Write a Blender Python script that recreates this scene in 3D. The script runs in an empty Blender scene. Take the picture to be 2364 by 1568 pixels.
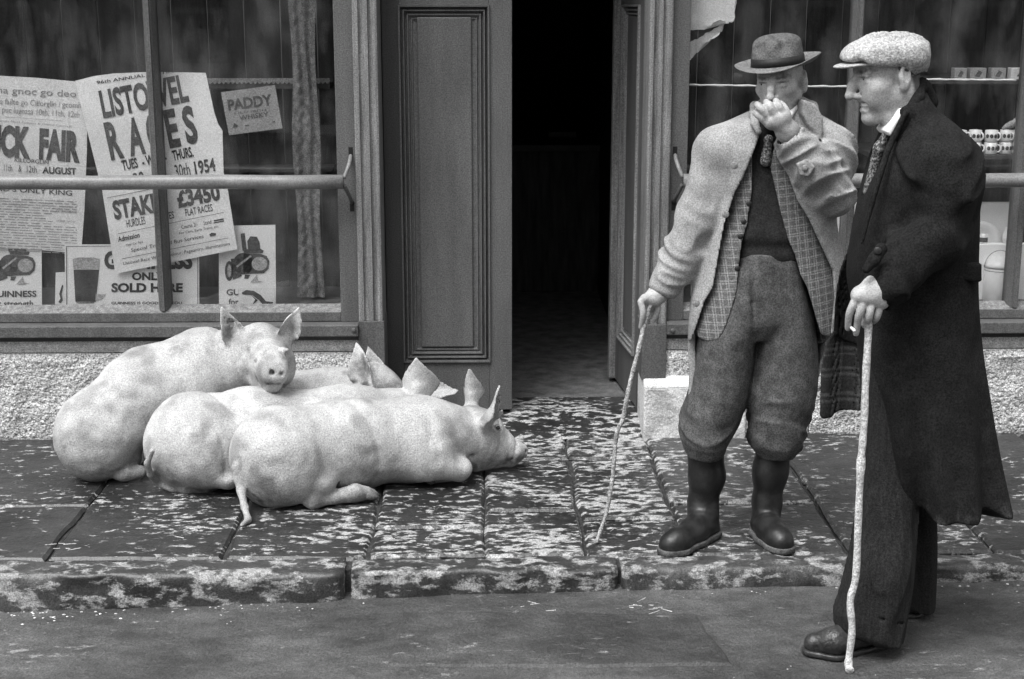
import bpy, bmesh, math, random
import numpy as np
from mathutils import Vector, Matrix

# ------------------------------------------------------------------ camera, world, sun, exposure
SC = bpy.context.scene
COL = SC.collection
W, H, F = 2364.0, 1568.0, 3400.0            # picture units used for measuring
CAM_H, CAM_D = 1.85, 6.116
PITCH, YAW = math.radians(13.06), math.radians(1.2)
ROAD_Z = -0.115

cd = bpy.data.cameras.new('camera'); cam = bpy.data.objects.new('camera', cd); COL.objects.link(cam)
cam.location = (0, -CAM_D, CAM_H)
cam.rotation_euler = (math.pi/2 - PITCH, 0, -YAW)
cd.sensor_width = 36.0; cd.lens = F/W*36.0; cd.clip_end = 500; cd.clip_start = 0.05
cd.dof.use_dof = False
SC.camera = cam

world = bpy.data.worlds.new('World'); SC.world = world; world.use_nodes = True
nt = world.node_tree; nt.nodes.clear()
sky = nt.nodes.new('ShaderNodeTexSky'); sky.sky_type = 'NISHITA'; sky.sun_disc = False
SUN_EL, SUN_AZ = math.radians(58), math.radians(200)      # azimuth measured so that the sun is high, behind and left of the camera
sky.sun_elevation = SUN_EL; sky.sun_rotation = SUN_AZ; sky.air_density = 1.0; sky.dust_density = 4.0; sky.ozone_density = 1.0
bw = nt.nodes.new('ShaderNodeRGBToBW')                    # black-and-white film
bg = nt.nodes.new('ShaderNodeBackground'); bg.inputs['Strength'].default_value = 0.15
wo = nt.nodes.new('ShaderNodeOutputWorld')
nt.links.new(sky.outputs[0], bw.inputs[0]); nt.links.new(bw.outputs[0], bg.inputs[0]); nt.links.new(bg.outputs[0], wo.inputs[0])

sl = bpy.data.lights.new('sun', 'SUN'); sl.energy = 1.5; sl.angle = math.radians(32); sl.color = (1, 1, 1)
sun = bpy.data.objects.new('sun', sl); COL.objects.link(sun)
sun.location = (-3, -8, 9)
sdir = Vector((-0.32, -0.40, 1.0))                       # towards the sun
sun.rotation_euler = sdir.to_track_quat('Z', 'Y').to_euler()
sky.sun_elevation = math.asin(sdir.normalized().z); sky.sun_rotation = math.atan2(sdir.x, sdir.y)

SC.view_settings.view_transform = 'Standard'; SC.view_settings.look = 'None'
SC.view_settings.gamma = 1.0; SC.view_settings.use_curve_mapping = False
SC.view_settings.exposure = 1.10
SC.render.engine = 'CYCLES'
SC.cycles.max_bounces = 8; SC.cycles.transparent_max_bounces = 12

# ------------------------------------------------------------------ measuring helpers
CR = Matrix.Rotation(-YAW, 3, 'Z') @ Matrix.Rotation(math.pi/2 - PITCH, 3, 'X')
CO = Vector(cam.location)
def ray(u, v):
    return CR @ Vector(((u - W/2)/F, (H/2 - v)/F, -1.0))
def P(u, v, Y=0.0):
    d = ray(u, v); return CO + d*((Y - CO.y)/d.y)
def G(u, v, z=0.0):
    d = ray(u, v); return CO + d*((z - CO.z)/d.z)
def proj(p):
    q = CR.transposed() @ (Vector(p) - CO)
    return W/2 + F*q.x/-q.z, H/2 - F*q.y/-q.z
def pxm(Y, v=700):                                       # metres per picture unit at depth plane Y
    return (P(1182, v, Y) - CO).length/F*0.98

# ------------------------------------------------------------------ objects
def mesh_obj(name, verts, faces, m=None, parent=None, smooth=False, origin=None):
    me = bpy.data.meshes.new(name)
    off = Vector((0, 0, 0))
    if parent is not None: off = wloc(parent)
    if origin is not None: off = Vector(origin)
    V = np.asarray([tuple(x) for x in verts] if not isinstance(verts, np.ndarray) else verts, dtype=float)
    base = wloc(parent) if parent is not None else Vector((0, 0, 0))
    V = V - np.array(off)
    me.from_pydata(V.tolist(), [], faces if isinstance(faces, list) else faces.tolist())
    if smooth: me.polygons.foreach_set('use_smooth', np.ones(len(me.polygons), dtype=bool))
    o = bpy.data.objects.new(name, me); COL.objects.link(o)
    if m: me.materials.append(m)
    if parent is not None: o.parent = parent
    o.location = off - base
    return o
def bm_obj(name, bm, m=None, parent=None, smooth=False, origin=None):
    me = bpy.data.meshes.new(name); base = wloc(parent) if parent is not None else Vector((0, 0, 0))
    off = base if origin is None else Vector(origin)
    bmesh.ops.translate(bm, verts=bm.verts, vec=-off)
    bmesh.ops.recalc_face_normals(bm, faces=bm.faces)
    bm.to_mesh(me); bm.free()
    if smooth: me.polygons.foreach_set('use_smooth', np.ones(len(me.polygons), dtype=bool))
    o = bpy.data.objects.new(name, me); COL.objects.link(o)
    if m: me.materials.append(m)
    if parent is not None: o.parent = parent
    o.location = off - base
    return o
def wloc(o):
    v = Vector((0, 0, 0))
    while o is not None: v = v + o.location; o = o.parent
    return v
def thing(name, loc, label, cat, group=None, kind=None):
    o = bpy.data.objects.new(name, None); COL.objects.link(o); o.location = loc
    o.empty_display_size = 0.1
    return tag(o, label, cat, group, kind)
def tag(o, label=None, cat=None, group=None, kind=None):
    if label: o['label'] = label
    if cat: o['category'] = cat
    if group: o['group'] = group
    if kind: o['kind'] = kind
    return o
def box(bm, x0, x1, y0, y1, z0, z1, bev=0.0):
    vs = [bm.verts.new((x, y, z)) for x in (x0, x1) for y in (y0, y1) for z in (z0, z1)]
    q = lambda a, b, c, d: bm.faces.new([vs[i] for i in (a, b, c, d)])
    fs = [q(0, 1, 3, 2), q(4, 6, 7, 5), q(0, 4, 5, 1), q(2, 3, 7, 6), q(0, 2, 6, 4), q(1, 5, 7, 3)]
    if bev > 0:
        es = set(e for f in fs for e in f.edges)
        bmesh.ops.bevel(bm, geom=list(es), offset=bev, segments=2, profile=0.5, affect='EDGES')
def boxo(name, x0, x1, y0, y1, z0, z1, m, parent, bev=0.003):
    bm = bmesh.new(); box(bm, x0, x1, y0, y1, z0, z1, bev); return bm_obj(name, bm, m, parent)
def tube(pts, rads, n=10, cap=True):
    """verts, faces of a tube through points with radii"""
    pts = [Vector(p) for p in pts]; vs = []; fs = []
    N = len(pts)
    if not hasattr(rads, '__len__'): rads = [rads]*N
    up = Vector((0.13, 0.97, 0.2)).normalized()
    for i, p in enumerate(pts):
        t = (pts[min(i+1, N-1)] - pts[max(i-1, 0)]).normalized()
        a = t.cross(up)
        if a.length < 1e-3: a = t.cross(Vector((1, 0, 0)))
        a.normalize(); b = t.cross(a)
        for k in range(n):
            th = 2*math.pi*k/n
            vs.append(p + (a*math.cos(th) + b*math.sin(th))*rads[i])
    for i in range(N-1):
        for k in range(n):
            k2 = (k+1) % n
            fs.append([i*n+k, i*n+k2, (i+1)*n+k2, (i+1)*n+k])
    if cap:
        fs.append(list(range(n))[::-1]); fs.append([(N-1)*n+k for k in range(n)])
    return vs, fs
def spline(pts, n=8):
    """Catmull-Rom through rows of numbers"""
    A = np.asarray(pts, float); out = []
    for i in range(len(A)-1):
        p0 = A[max(i-1, 0)]; p1 = A[i]; p2 = A[i+1]; p3 = A[min(i+2, len(A)-1)]
        for k in range(n):
            t = k/n
            out.append(0.5*((2*p1) + (-p0+p2)*t + (2*p0-5*p1+4*p2-p3)*t*t + (-p0+3*p1-3*p2+p3)*t**3))
    out.append(A[-1]); return np.array(out)
def join_vf(parts):
    V = []; Fc = []
    for v, f in parts:
        o = len(V); V.extend([tuple(x) for x in v]); Fc.extend([[i+o for i in q] for q in f])
    return V, Fc

# ------------------------------------------------------------------ materials
def mat(name, c0, c1=None, scale=6.0, stretch=(1, 1, 1), rough=0.7, bump=0.0, bscale=60.0, grain=0.22, gscale=200.0,
        lo=0.35, hi=0.65, detail=5.0, spec=0.3, r2=None, bstretch=None, coat=0.0, attr=None, bdist=0.01):
    """grey procedural material: two tones mixed by noise, fine grain, optional relief"""
    m = bpy.data.materials.new(name); m.use_nodes = True
    n = m.node_tree.nodes; L = m.node_tree.links
    b = n['Principled BSDF']
    if c1 is None: c1 = c0
    tc = n.new('ShaderNodeTexCoord'); mp = n.new('ShaderNodeMapping'); mp.inputs['Scale'].default_value = stretch
    L.new(tc.outputs['Object'], mp.inputs[0])
    ns = n.new('ShaderNodeTexNoise'); ns.inputs['Scale'].default_value = scale; ns.inputs['Detail'].default_value = detail
    ns.inputs['Roughness'].default_value = 0.62
    L.new(mp.outputs[0], ns.inputs['Vector'])
    mr = n.new('ShaderNodeMapRange'); mr.inputs[1].default_value = lo; mr.inputs[2].default_value = hi
    L.new(ns.outputs['Fac'], mr.inputs[0])
    mx = n.new('ShaderNodeMix'); mx.data_type = 'FLOAT'; mx.inputs[2].default_value = c0; mx.inputs[3].default_value = c1
    L.new(mr.outputs[0], mx.inputs[0])
    val = mx.outputs[0]
    if attr:
        at = n.new('ShaderNodeAttribute'); at.attribute_name = attr
        mm = n.new('ShaderNodeMath'); mm.operation = 'MULTIPLY'
        L.new(val, mm.inputs[0]); L.new(at.outputs['Fac'], mm.inputs[1]); val = mm.outputs[0]
    if grain > 0:
        g = n.new('ShaderNodeTexNoise'); g.inputs['Scale'].default_value = gscale; g.inputs['Detail'].default_value = 1.0
        L.new(tc.outputs['Object'], g.inputs['Vector'])
        gr = n.new('ShaderNodeMapRange'); gr.inputs[1].default_value = 0.3; gr.inputs[2].default_value = 0.7
        gr.inputs[3].default_value = 1-grain*1.6; gr.inputs[4].default_value = 1+grain*1.6
        L.new(g.outputs['Fac'], gr.inputs[0])
        mm = n.new('ShaderNodeMath'); mm.operation = 'MULTIPLY'
        L.new(val, mm.inputs[0]); L.new(gr.outputs[0], mm.inputs[1]); val = mm.outputs[0]
    L.new(val, b.inputs['Base Color'])
    b.inputs['Roughness'].default_value = rough
    if r2 is not None:
        rr = n.new('ShaderNodeMix'); rr.data_type = 'FLOAT'; rr.inputs[2].default_value = rough; rr.inputs[3].default_value = r2
        L.new(mr.outputs[0], rr.inputs[0]); L.new(rr.outputs[0], b.inputs['Roughness'])
    b.inputs['Specular IOR Level'].default_value = spec
    b.inputs['Coat Weight'].default_value = coat
    if bump > 0:
        bn = n.new('ShaderNodeTexNoise'); bn.inputs['Scale'].default_value = bscale; bn.inputs['Detail'].default_value = 4
        if bstretch:
            mp2 = n.new('ShaderNodeMapping'); mp2.inputs['Scale'].default_value = bstretch
            L.new(tc.outputs['Object'], mp2.inputs[0]); L.new(mp2.outputs[0], bn.inputs['Vector'])
        else: L.new(tc.outputs['Object'], bn.inputs['Vector'])
        bp = n.new('ShaderNodeBump'); bp.inputs['Strength'].default_value = bump; bp.inputs['Distance'].default_value = bdist
        L.new(bn.outputs['Fac'], bp.inputs['Height']); L.new(bp.outputs[0], b.inputs['Normal'])
    return m

# ------------------------------------------------------------------ sculpting: signed distance grids turned into one mesh
class Sculpt:
    def __init__(s, h): s.h = h; s.ops = []; s.lo = np.full(3, 1e9); s.hi = np.full(3, -1e9)
    def _grow(s, pts, r):
        for p in pts:
            s.lo = np.minimum(s.lo, np.array(p) - r); s.hi = np.maximum(s.hi, np.array(p) + r)
    def cone(s, a, b, ra, rb, k=0.02, mode='u'):
        a = np.array(a, float); b = np.array(b, float)
        def f(X, Y, Z):
            d = b - a; L2 = max(d @ d, 1e-12)
            t = np.clip(((X-a[0])*d[0] + (Y-a[1])*d[1] + (Z-a[2])*d[2])/L2, 0, 1)
            return np.sqrt((X-a[0]-t*d[0])**2 + (Y-a[1]-t*d[1])**2 + (Z-a[2]-t*d[2])**2) - (ra + (rb-ra)*t)
        r = max(ra, rb)
        s._add(f, np.minimum(a, b)-r, np.maximum(a, b)+r, k, mode); return s
    def path(s, pts, rads, k=0.02, mode='u'):
        for i in range(len(pts)-1):
            s.cone(pts[i], pts[i+1], rads[i], rads[i+1], k, mode)
        return s
    def ell(s, c, r, k=0.02, mode='u', rot=None):
        c = np.array(c, float); r = np.array(r, float)
        M = np.eye(3) if rot is None else np.array(rot)           # columns: local axes
        def f(X, Y, Z):
            x, y, z = X-c[0], Y-c[1], Z-c[2]
            lx = x*M[0, 0]+y*M[1, 0]+z*M[2, 0]; ly = x*M[0, 1]+y*M[1, 1]+z*M[2, 1]; lz = x*M[0, 2]+y*M[1, 2]+z*M[2, 2]
            k0 = np.sqrt((lx/r[0])**2+(ly/r[1])**2+(lz/r[2])**2)+1e-9
            k1 = np.sqrt((lx/r[0]**2)**2+(ly/r[1]**2)**2+(lz/r[2]**2)**2)+1e-9
            return k0*(k0-1)/k1
        e = np.sqrt((M**2) @ (r**2))
        s._add(f, c-e, c+e, k, mode); return s
    def func(s, f, lo, hi, k=0.02, mode='u'):
        s._add(f, np.array(lo, float), np.array(hi, float), k, mode); return s
    def _add(s, f, lo, hi, k, mode):
        if mode == 'u': s.lo = np.minimum(s.lo, lo); s.hi = np.maximum(s.hi, hi)
        s.ops.append((f, lo, hi, k, mode))
    def field(s):
        h = s.h; lo = s.lo - 3*h; n = np.ceil((s.hi + 3*h - lo)/h).astype(int)+1
        D = np.full(n, 0.25, np.float32)
        ax = [lo[i] + h*np.arange(n[i]) for i in range(3)]
        for f, blo, bhi, k, mode in s.ops:
            m = 2*h + k*1.5 + 0.006
            i0 = np.clip(np.floor((blo-m-lo)/h).astype(int), 0, n-1); i1 = np.clip(np.ceil((bhi+m-lo)/h).astype(int)+1, 1, n)
            if (i1 <= i0).any(): continue
            sl_ = tuple(slice(i0[i], i1[i]) for i in range(3))
            X = ax[0][sl_[0]][:, None, None]; Y = ax[1][sl_[1]][None, :, None]; Z = ax[2][sl_[2]][None, None, :]
            d = np.asarray(f(X, Y, Z), np.float32); o = D[sl_]
            d = np.broadcast_to(d, o.shape)
            if mode == 'u':
                if k > 0:
                    hh = np.clip(0.5+0.5*(o-d)/k, 0, 1); D[sl_] = o + (d-o)*hh - k*hh*(1-hh)
                else: D[sl_] = np.minimum(o, d)
            elif mode == 's':                                     # subtract
                d = -d
                if k > 0:
                    hh = np.clip(0.5-0.5*(o-d)/k, 0, 1); D[sl_] = o + (d-o)*hh + k*hh*(1-hh)
                else: D[sl_] = np.maximum(o, d)
            elif mode == 'd': D[sl_] = o + d                      # displace
        return D, lo
    def mesh(s):
        D, lo = s.field(); return surface_nets(D, lo, s.h)

def surface_nets(D, lo, h):
    S = D < 0
    n = np.array(D.shape)
    c = np.zeros(n-1, np.int8)
    offs = [(i, j, k) for i in (0, 1) for j in (0, 1) for k in (0, 1)]
    for (i, j, k) in offs: c += S[i:n[0]-1+i, j:n[1]-1+j, k:n[2]-1+k]
    act = np.argwhere((c > 0) & (c < 8))
    idx = -np.ones(n-1, np.int64); idx[act[:, 0], act[:, 1], act[:, 2]] = np.arange(len(act))
    vals = {o: D[act[:, 0]+o[0], act[:, 1]+o[1], act[:, 2]+o[2]] for o in offs}
    acc = np.zeros((len(act), 3)); cnt = np.zeros(len(act))
    for a in offs:
        for ax in range(3):
            if a[ax] == 1: continue
            b = list(a); b[ax] = 1; b = tuple(b)
            va, vb = vals[a], vals[b]; m = (va < 0) != (vb < 0)
            t = np.where(m, va/np.where(m, va-vb, 1), 0)
            p = np.array(a, float)[None, :].repeat(len(act), 0); p[:, ax] = t
            acc[m] += p[m]; cnt[m] += 1
    V = lo + h*(act + acc/cnt[:, None])
    faces = []
    for ax in range(3):
        b, cc = [(1, 2), (2, 0), (0, 1)][ax]
        sh = [slice(None)]*3; sh2 = [slice(None)]*3
        sh[ax] = slice(0, n[ax]-1); sh2[ax] = slice(1, n[ax])
        A = S[tuple(sh)]; B = S[tuple(sh2)]
        e = np.argwhere(A != B)
        e = e[(e[:, b] > 0) & (e[:, cc] > 0) & (e[:, b] < n[b]-1) & (e[:, cc] < n[cc]-1)]
        def cell(db, dc):
            q = e.copy(); q[:, b] -= db; q[:, cc] -= dc; return idx[q[:, 0], q[:, 1], q[:, 2]]
        Q = np.stack([cell(1, 1), cell(0, 1), cell(0, 0), cell(1, 0)], 1)
        fl = A[e[:, 0], e[:, 1], e[:, 2]]
        Q[~fl] = Q[~fl][:, ::-1]
        faces.append(Q)
    Fq = np.concatenate(faces); Fq = Fq[(Fq >= 0).all(1)]
    return V, Fq
def relax(V, Fq, it=2, w=0.5):
    V = V.copy(); E = np.concatenate([Fq[:, [0, 1]], Fq[:, [1, 2]], Fq[:, [2, 3]], Fq[:, [3, 0]]])
    for _ in range(it):
        s = np.zeros_like(V); c = np.zeros(len(V))
        for a, b in ((0, 1), (1, 0)):
            for k in range(3): s[:, k] += np.bincount(E[:, a], V[E[:, b], k], len(V))
            c += np.bincount(E[:, a], minlength=len(V))
        V = V*(1-w) + w*s/np.maximum(c, 1)[:, None]
    return V
def vnoise(X, Y, Z, seed=0):
    """smooth value noise, vectorised"""
    def hsh(i, j, k):
        q = (i*374761393 + j*668265263 + k*2147483647 + seed*1442695041) & 0xffffffff
        q = ((q ^ (q >> 13))*1274126177) & 0xffffffff
        return ((q ^ (q >> 16)) & 0xffff)/65535.0
    X, Y, Z = np.broadcast_arrays(X, Y, Z)
    i, j, k = np.floor(X).astype(np.int64), np.floor(Y).astype(np.int64), np.floor(Z).astype(np.int64)
    f = X-i; g = Y-j; h = Z-k
    f = f*f*(3-2*f); g = g*g*(3-2*g); h = h*h*(3-2*h)
    r = 0
    for a in (0, 1):
        for b in (0, 1):
            for c in (0, 1):
                r = r + hsh(i+a, j+b, k+c)*(f if a else 1-f)*(g if b else 1-g)*(h if c else 1-h)
    return r*2-1
def poly2d(px, py, pts):
    """signed distance to a polygon (negative inside); px, py broadcastable"""
    pts = np.asarray(pts, float); N = len(pts)
    d = np.full(np.broadcast(px, py).shape, 1e9); s = np.ones_like(d)
    for i in range(N):
        a = pts[i]; b = pts[i-1]; e = b-a; wx = px-a[0]; wy = py-a[1]
        t = np.clip((wx*e[0]+wy*e[1])/max(e@e, 1e-12), 0, 1)
        bx_ = wx-e[0]*t; by_ = wy-e[1]*t
        d = np.minimum(d, bx_**2+by_**2)
        c1 = py >= a[1]; c2 = py < b[1]; c3 = e[0]*wy > e[1]*wx
        s = np.where((c1 & c2 & c3) | (~c1 & ~c2 & ~c3), -s, s)
    return s*np.sqrt(d)
random.seed(4)
# ------------------------------------------------------------------ materials of the setting
M = {}
M['paint'] = mat('grey_paint', 0.072, 0.105, 3.0, (3, 3, 0.5), 0.55, 0.12, 90, 0.22, 190, spec=0.35)
M['paint_dark_shade'] = mat('dark_and_shade_paint', 0.038, 0.055, 3.0, (3, 3, 0.5), 0.5, 0.1, 90, 0.20, 190, spec=0.35)  # dark paint, also shade put into a door stile and the sill strip
M['paint_pale_lit'] = mat('pale_and_lit_paint', 0.11, 0.22, 9.0, (5, 5, 0.35), 0.6, 0.2, 60, 0.25, 190, spec=0.3)  # pale paint, also light put into the colour of bead and astragal
M['pipe'] = mat('rail_paint', 0.13, 0.19, 8.0, (1, 3, 3), 0.45, 0.05, 90, 0.15, 190, spec=0.4)
M['iron'] = mat('bracket_iron', 0.05, 0.09, 20, (1, 1, 1), 0.55, 0.2, 90, 0.15)
M['stone_rough'] = mat('rough_granite', 0.16, 0.60, 120.0, (1, 1, 1.25), 0.85, 0.9, 55, 0.22, 190, lo=0.38, hi=0.56, detail=6, bdist=0.02)
M['stone_smooth'] = mat('dressed_granite', 0.34, 0.55, 40.0, (1, 1, 1), 0.85, 0.3, 120, 0.25, 190, lo=0.3, hi=0.7)
M['stone_white'] = mat('limewashed_stone', 0.34, 0.56, 7.0, (1, 1, 1), 0.85, 0.5, 60, 0.18, 190, lo=.30, hi=.50, detail=8)
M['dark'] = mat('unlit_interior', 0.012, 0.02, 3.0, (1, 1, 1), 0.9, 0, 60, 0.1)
M['boards'] = mat('display_boards', 0.025, 0.075, 7.0, (3.5, 3.5, 0.5), 0.7, 0.2, 40, 0.15)
M['curtain'] = mat('lace_curtain', 0.12, 0.22, 34.0, rough=0.9, bump=0.3, bscale=60, grain=0.3, lo=.38, hi=.62)
M['slot'] = mat('slot_dark', 0.01)
M['earth'] = mat('joint_dirt', 0.02, 0.045, 30, (1, 1, 1), 0.7, 0.6, 80, 0.2)

def flag_material(name, dark, pale, road=False, kerb=False):
    m = bpy.data.materials.new(name); m.use_nodes = True
    n = m.node_tree.nodes; L = m.node_tree.links; b = n['Principled BSDF']
    ge = n.new('ShaderNodeNewGeometry')
    def noise(sc, st, det=5, ro=0.6):
        mp = n.new('ShaderNodeMapping'); mp.inputs['Scale'].default_value = st
        L.new(ge.outputs['Position'], mp.inputs[0])
        q = n.new('ShaderNodeTexNoise'); q.inputs['Scale'].default_value = sc; q.inputs['Detail'].default_value = det
        q.inputs['Roughness'].default_value = ro; L.new(mp.outputs[0], q.inputs['Vector']); return q.outputs['Fac']
    def rng(x, a, b_, c=0.0, d=1.0):
        r = n.new('ShaderNodeMapRange'); r.inputs[1].default_value = a; r.inputs[2].default_value = b_
        r.inputs[3].default_value = c; r.inputs[4].default_value = d; L.new(x, r.inputs[0]); return r.outputs[0]
    def math_(op, x, y):
        q = n.new('ShaderNodeMath'); q.operation = op
        for i, s_ in enumerate((x, y)):
            if isinstance(s_, (int, float)): q.inputs[i].default_value = s_
            else: L.new(s_, q.inputs[i])
        return q.outputs[0]
    flakes = noise(17, (1, 2.0, 0.15), 7, 0.66) if not kerb else noise(11, (1, 1.4, 1.9), 9, 0.68)
    region = noise(2.3, (1, 1.3, 1), 3)
    ctr = n.new('ShaderNodeSeparateXYZ'); L.new(ge.outputs['Position'], ctr.inputs[0])
    # the dried flakes lie thickest on the worn stones before the doorway
    band = n.new('ShaderNodeMapRange'); band.interpolation_type = 'SMOOTHSTEP'
    ax = math_('ABSOLUTE', math_('SUBTRACT', ctr.outputs['X'], 0.12), 0.0)
    L.new(ax, band.inputs[0]); band.inputs[1].default_value = 0.35; band.inputs[2].default_value = 1.5
    band.inputs[3].default_value = 0.055 if not road else 0.0; band.inputs[4].default_value = -0.022 if not road else 0.0
    f = math_('ADD', flakes, math_('ADD', rng(region, 0.33, 0.67, -0.085, 0.075), band.outputs[0]))
    if kerb: mask = rng(flakes, 0.50, 0.58)
    elif not road: mask = rng(f, 0.555, 0.615)
    else: mask = rng(f, 0.63, 0.70, 0, 0.7)
    tone = math_('MULTIPLY', rng(noise(9, (1, 1.6, .2), 7, .7), 0.3, 0.7, dark*0.6, dark*1.5), rng(noise(1.7, (1, 1, .2), 3), 0.35, 0.65, 0.65, 1.5))
    grain = rng(noise(200, (1, 1, 1), 1), 0.3, 0.7, 0.55, 1.45)
    mx = n.new('ShaderNodeMix'); mx.data_type = 'FLOAT'; L.new(mask, mx.inputs[0]); L.new(tone, mx.inputs[2])
    L.new(rng(noise(45, (1, 1, 1), 3), 0.3, 0.7, pale*0.7, pale*1.2), mx.inputs[3])
    L.new(math_('MULTIPLY', mx.outputs[0], grain), b.inputs['Base Color'])
    ro = n.new('ShaderNodeMix'); ro.data_type = 'FLOAT'; L.new(mask, ro.inputs[0]); ro.inputs[2].default_value = 0.36 if not road else 0.55
    ro.inputs[3].default_value = 0.8; L.new(ro.outputs[0], b.inputs['Roughness'])
    b.inputs['Specular IOR Level'].default_value = 0.4
    hgt = math_('ADD', math_('MULTIPLY', mask, 0.35), math_('ADD', math_('MULTIPLY', noise(60, (1, 1, 1), 5), 0.7), math_('MULTIPLY', noise(9, (1, 1, 1), 3), 1.2)))
    bp = n.new('ShaderNodeBump'); bp.inputs['Strength'].default_value = 0.6 if not road else 0.9; bp.inputs['Distance'].default_value = 0.006 if not road else 0.011
    L.new(hgt, bp.inputs['Height']); L.new(bp.outputs[0], b.inputs['Normal'])
    return m
M['flag'] = flag_material('wet_flagstone', 0.024, 0.32)
M['road'] = flag_material('wet_road', 0.052, 0.28, road=True)
M['slab'] = flag_material('road_slab', 0.043, 0.26, road=True)
M['kerb'] = flag_material('worn_kerb', 0.034, 0.27, kerb=True)

def glass_mat():
    m = bpy.data.materials.new('window_glass'); m.use_nodes = True
    n = m.node_tree.nodes; L = m.node_tree.links; n.clear()
    out = n.new('ShaderNodeOutputMaterial'); tr = n.new('ShaderNodeBsdfTransparent'); gl = n.new('ShaderNodeBsdfGlossy')
    tr.inputs[0].default_value = (0.93, 0.93, 0.93, 1); gl.inputs['Roughness'].default_value = 0.02
    lw = n.new('ShaderNodeLayerWeight'); lw.inputs['Blend'].default_value = 0.5
    pw = n.new('ShaderNodeMath'); pw.operation = 'POWER'; pw.inputs[1].default_value = 4.0; L.new(lw.outputs['Facing'], pw.inputs[0])
    sc_ = n.new('ShaderNodeMath'); sc_.operation = 'MULTIPLY_ADD'; sc_.inputs[1].default_value = 0.85; sc_.inputs[2].default_value = 0.09; L.new(pw.outputs[0], sc_.inputs[0])
    ge = n.new('ShaderNodeNewGeometry'); fb = n.new('ShaderNodeMath'); fb.operation = 'SUBTRACT'; fb.inputs[0].default_value = 1.0; L.new(ge.outputs['Backfacing'], fb.inputs[1])
    fr = n.new('ShaderNodeMath'); fr.operation = 'MULTIPLY'; L.new(sc_.outputs[0], fr.inputs[0]); L.new(fb.outputs[0], fr.inputs[1])
    df = n.new('ShaderNodeBsdfDiffuse'); df.inputs[0].default_value = (0.5, 0.5, 0.5, 1)  # streaky dust film, also painting faint street reflections on the panes
    mx = n.new('ShaderNodeMixShader'); L.new(fr.outputs[0], mx.inputs[0]); L.new(tr.outputs[0], mx.inputs[1]); L.new(gl.outputs[0], mx.inputs[2])
    tc = n.new('ShaderNodeTexCoord'); mp = n.new('ShaderNodeMapping'); mp.inputs['Scale'].default_value = (2.4, 1, 1.1)
    ns = n.new('ShaderNodeTexNoise'); ns.inputs['Scale'].default_value = 3; ns.inputs['Detail'].default_value = 6
    L.new(tc.outputs['Object'], mp.inputs[0]); L.new(mp.outputs[0], ns.inputs['Vector'])
    mr = n.new('ShaderNodeMapRange'); mr.inputs[1].default_value = 0.45; mr.inputs[2].default_value = 0.75; mr.inputs[3].default_value = 0.0; mr.inputs[4].default_value = 0.065
    L.new(ns.outputs['Fac'], mr.inputs[0])
    m2 = n.new('ShaderNodeMixShader'); L.new(mr.outputs[0], m2.inputs[0]); L.new(mx.outputs[0], m2.inputs[1]); L.new(df.outputs[0], m2.inputs[2])
    L.new(m2.outputs[0], out.inputs[0])
    return m
M['glass'] = glass_mat()

# ------------------------------------------------------------------ ground: road, pavement of flagstones, kerb of hewn stones
def roadz(x): return -0.088 + 0.0216*max(-2.5, min(2.5, x))
def Gr(u, v):
    p = G(u, v, -0.09)
    for _ in range(5): p = G(u, v, roadz(p.x))
    return p
def kerb_front(x):                                        # front edge of the kerb, a little out of line with the shop
    return -1.535 + (0.012 if x > -0.5 else -0.006) + 0.004*math.sin(3*x)
def kerb_back(x): return -1.415 if x > -0.5 else -1.40

xs = np.unique(np.concatenate([np.linspace(-60, -3, 12), np.linspace(-3, 3, 60), np.linspace(3, 60, 12)]))
ys = np.concatenate([np.linspace(-90, -6, 15), np.linspace(-5.8, -1.40, 50)])
vv = []; ff = []
for i, x in enumerate(xs):
    for j, y in enumerate(ys):
        vv.append((x, y, roadz(x) + 0.004*math.sin(2.1*x+1.3*y)*math.sin(1.7*y) - (0.03*min(1, (abs(y+1.5))/3))))
for i in range(len(xs)-1):
    for j in range(len(ys)-1):
        a = i*len(ys)+j; ff.append([a, a+len(ys), a+len(ys)+1, a+1])
road = tag(mesh_obj('road', vv, ff, M['road'], None, True), kind='structure')
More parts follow.
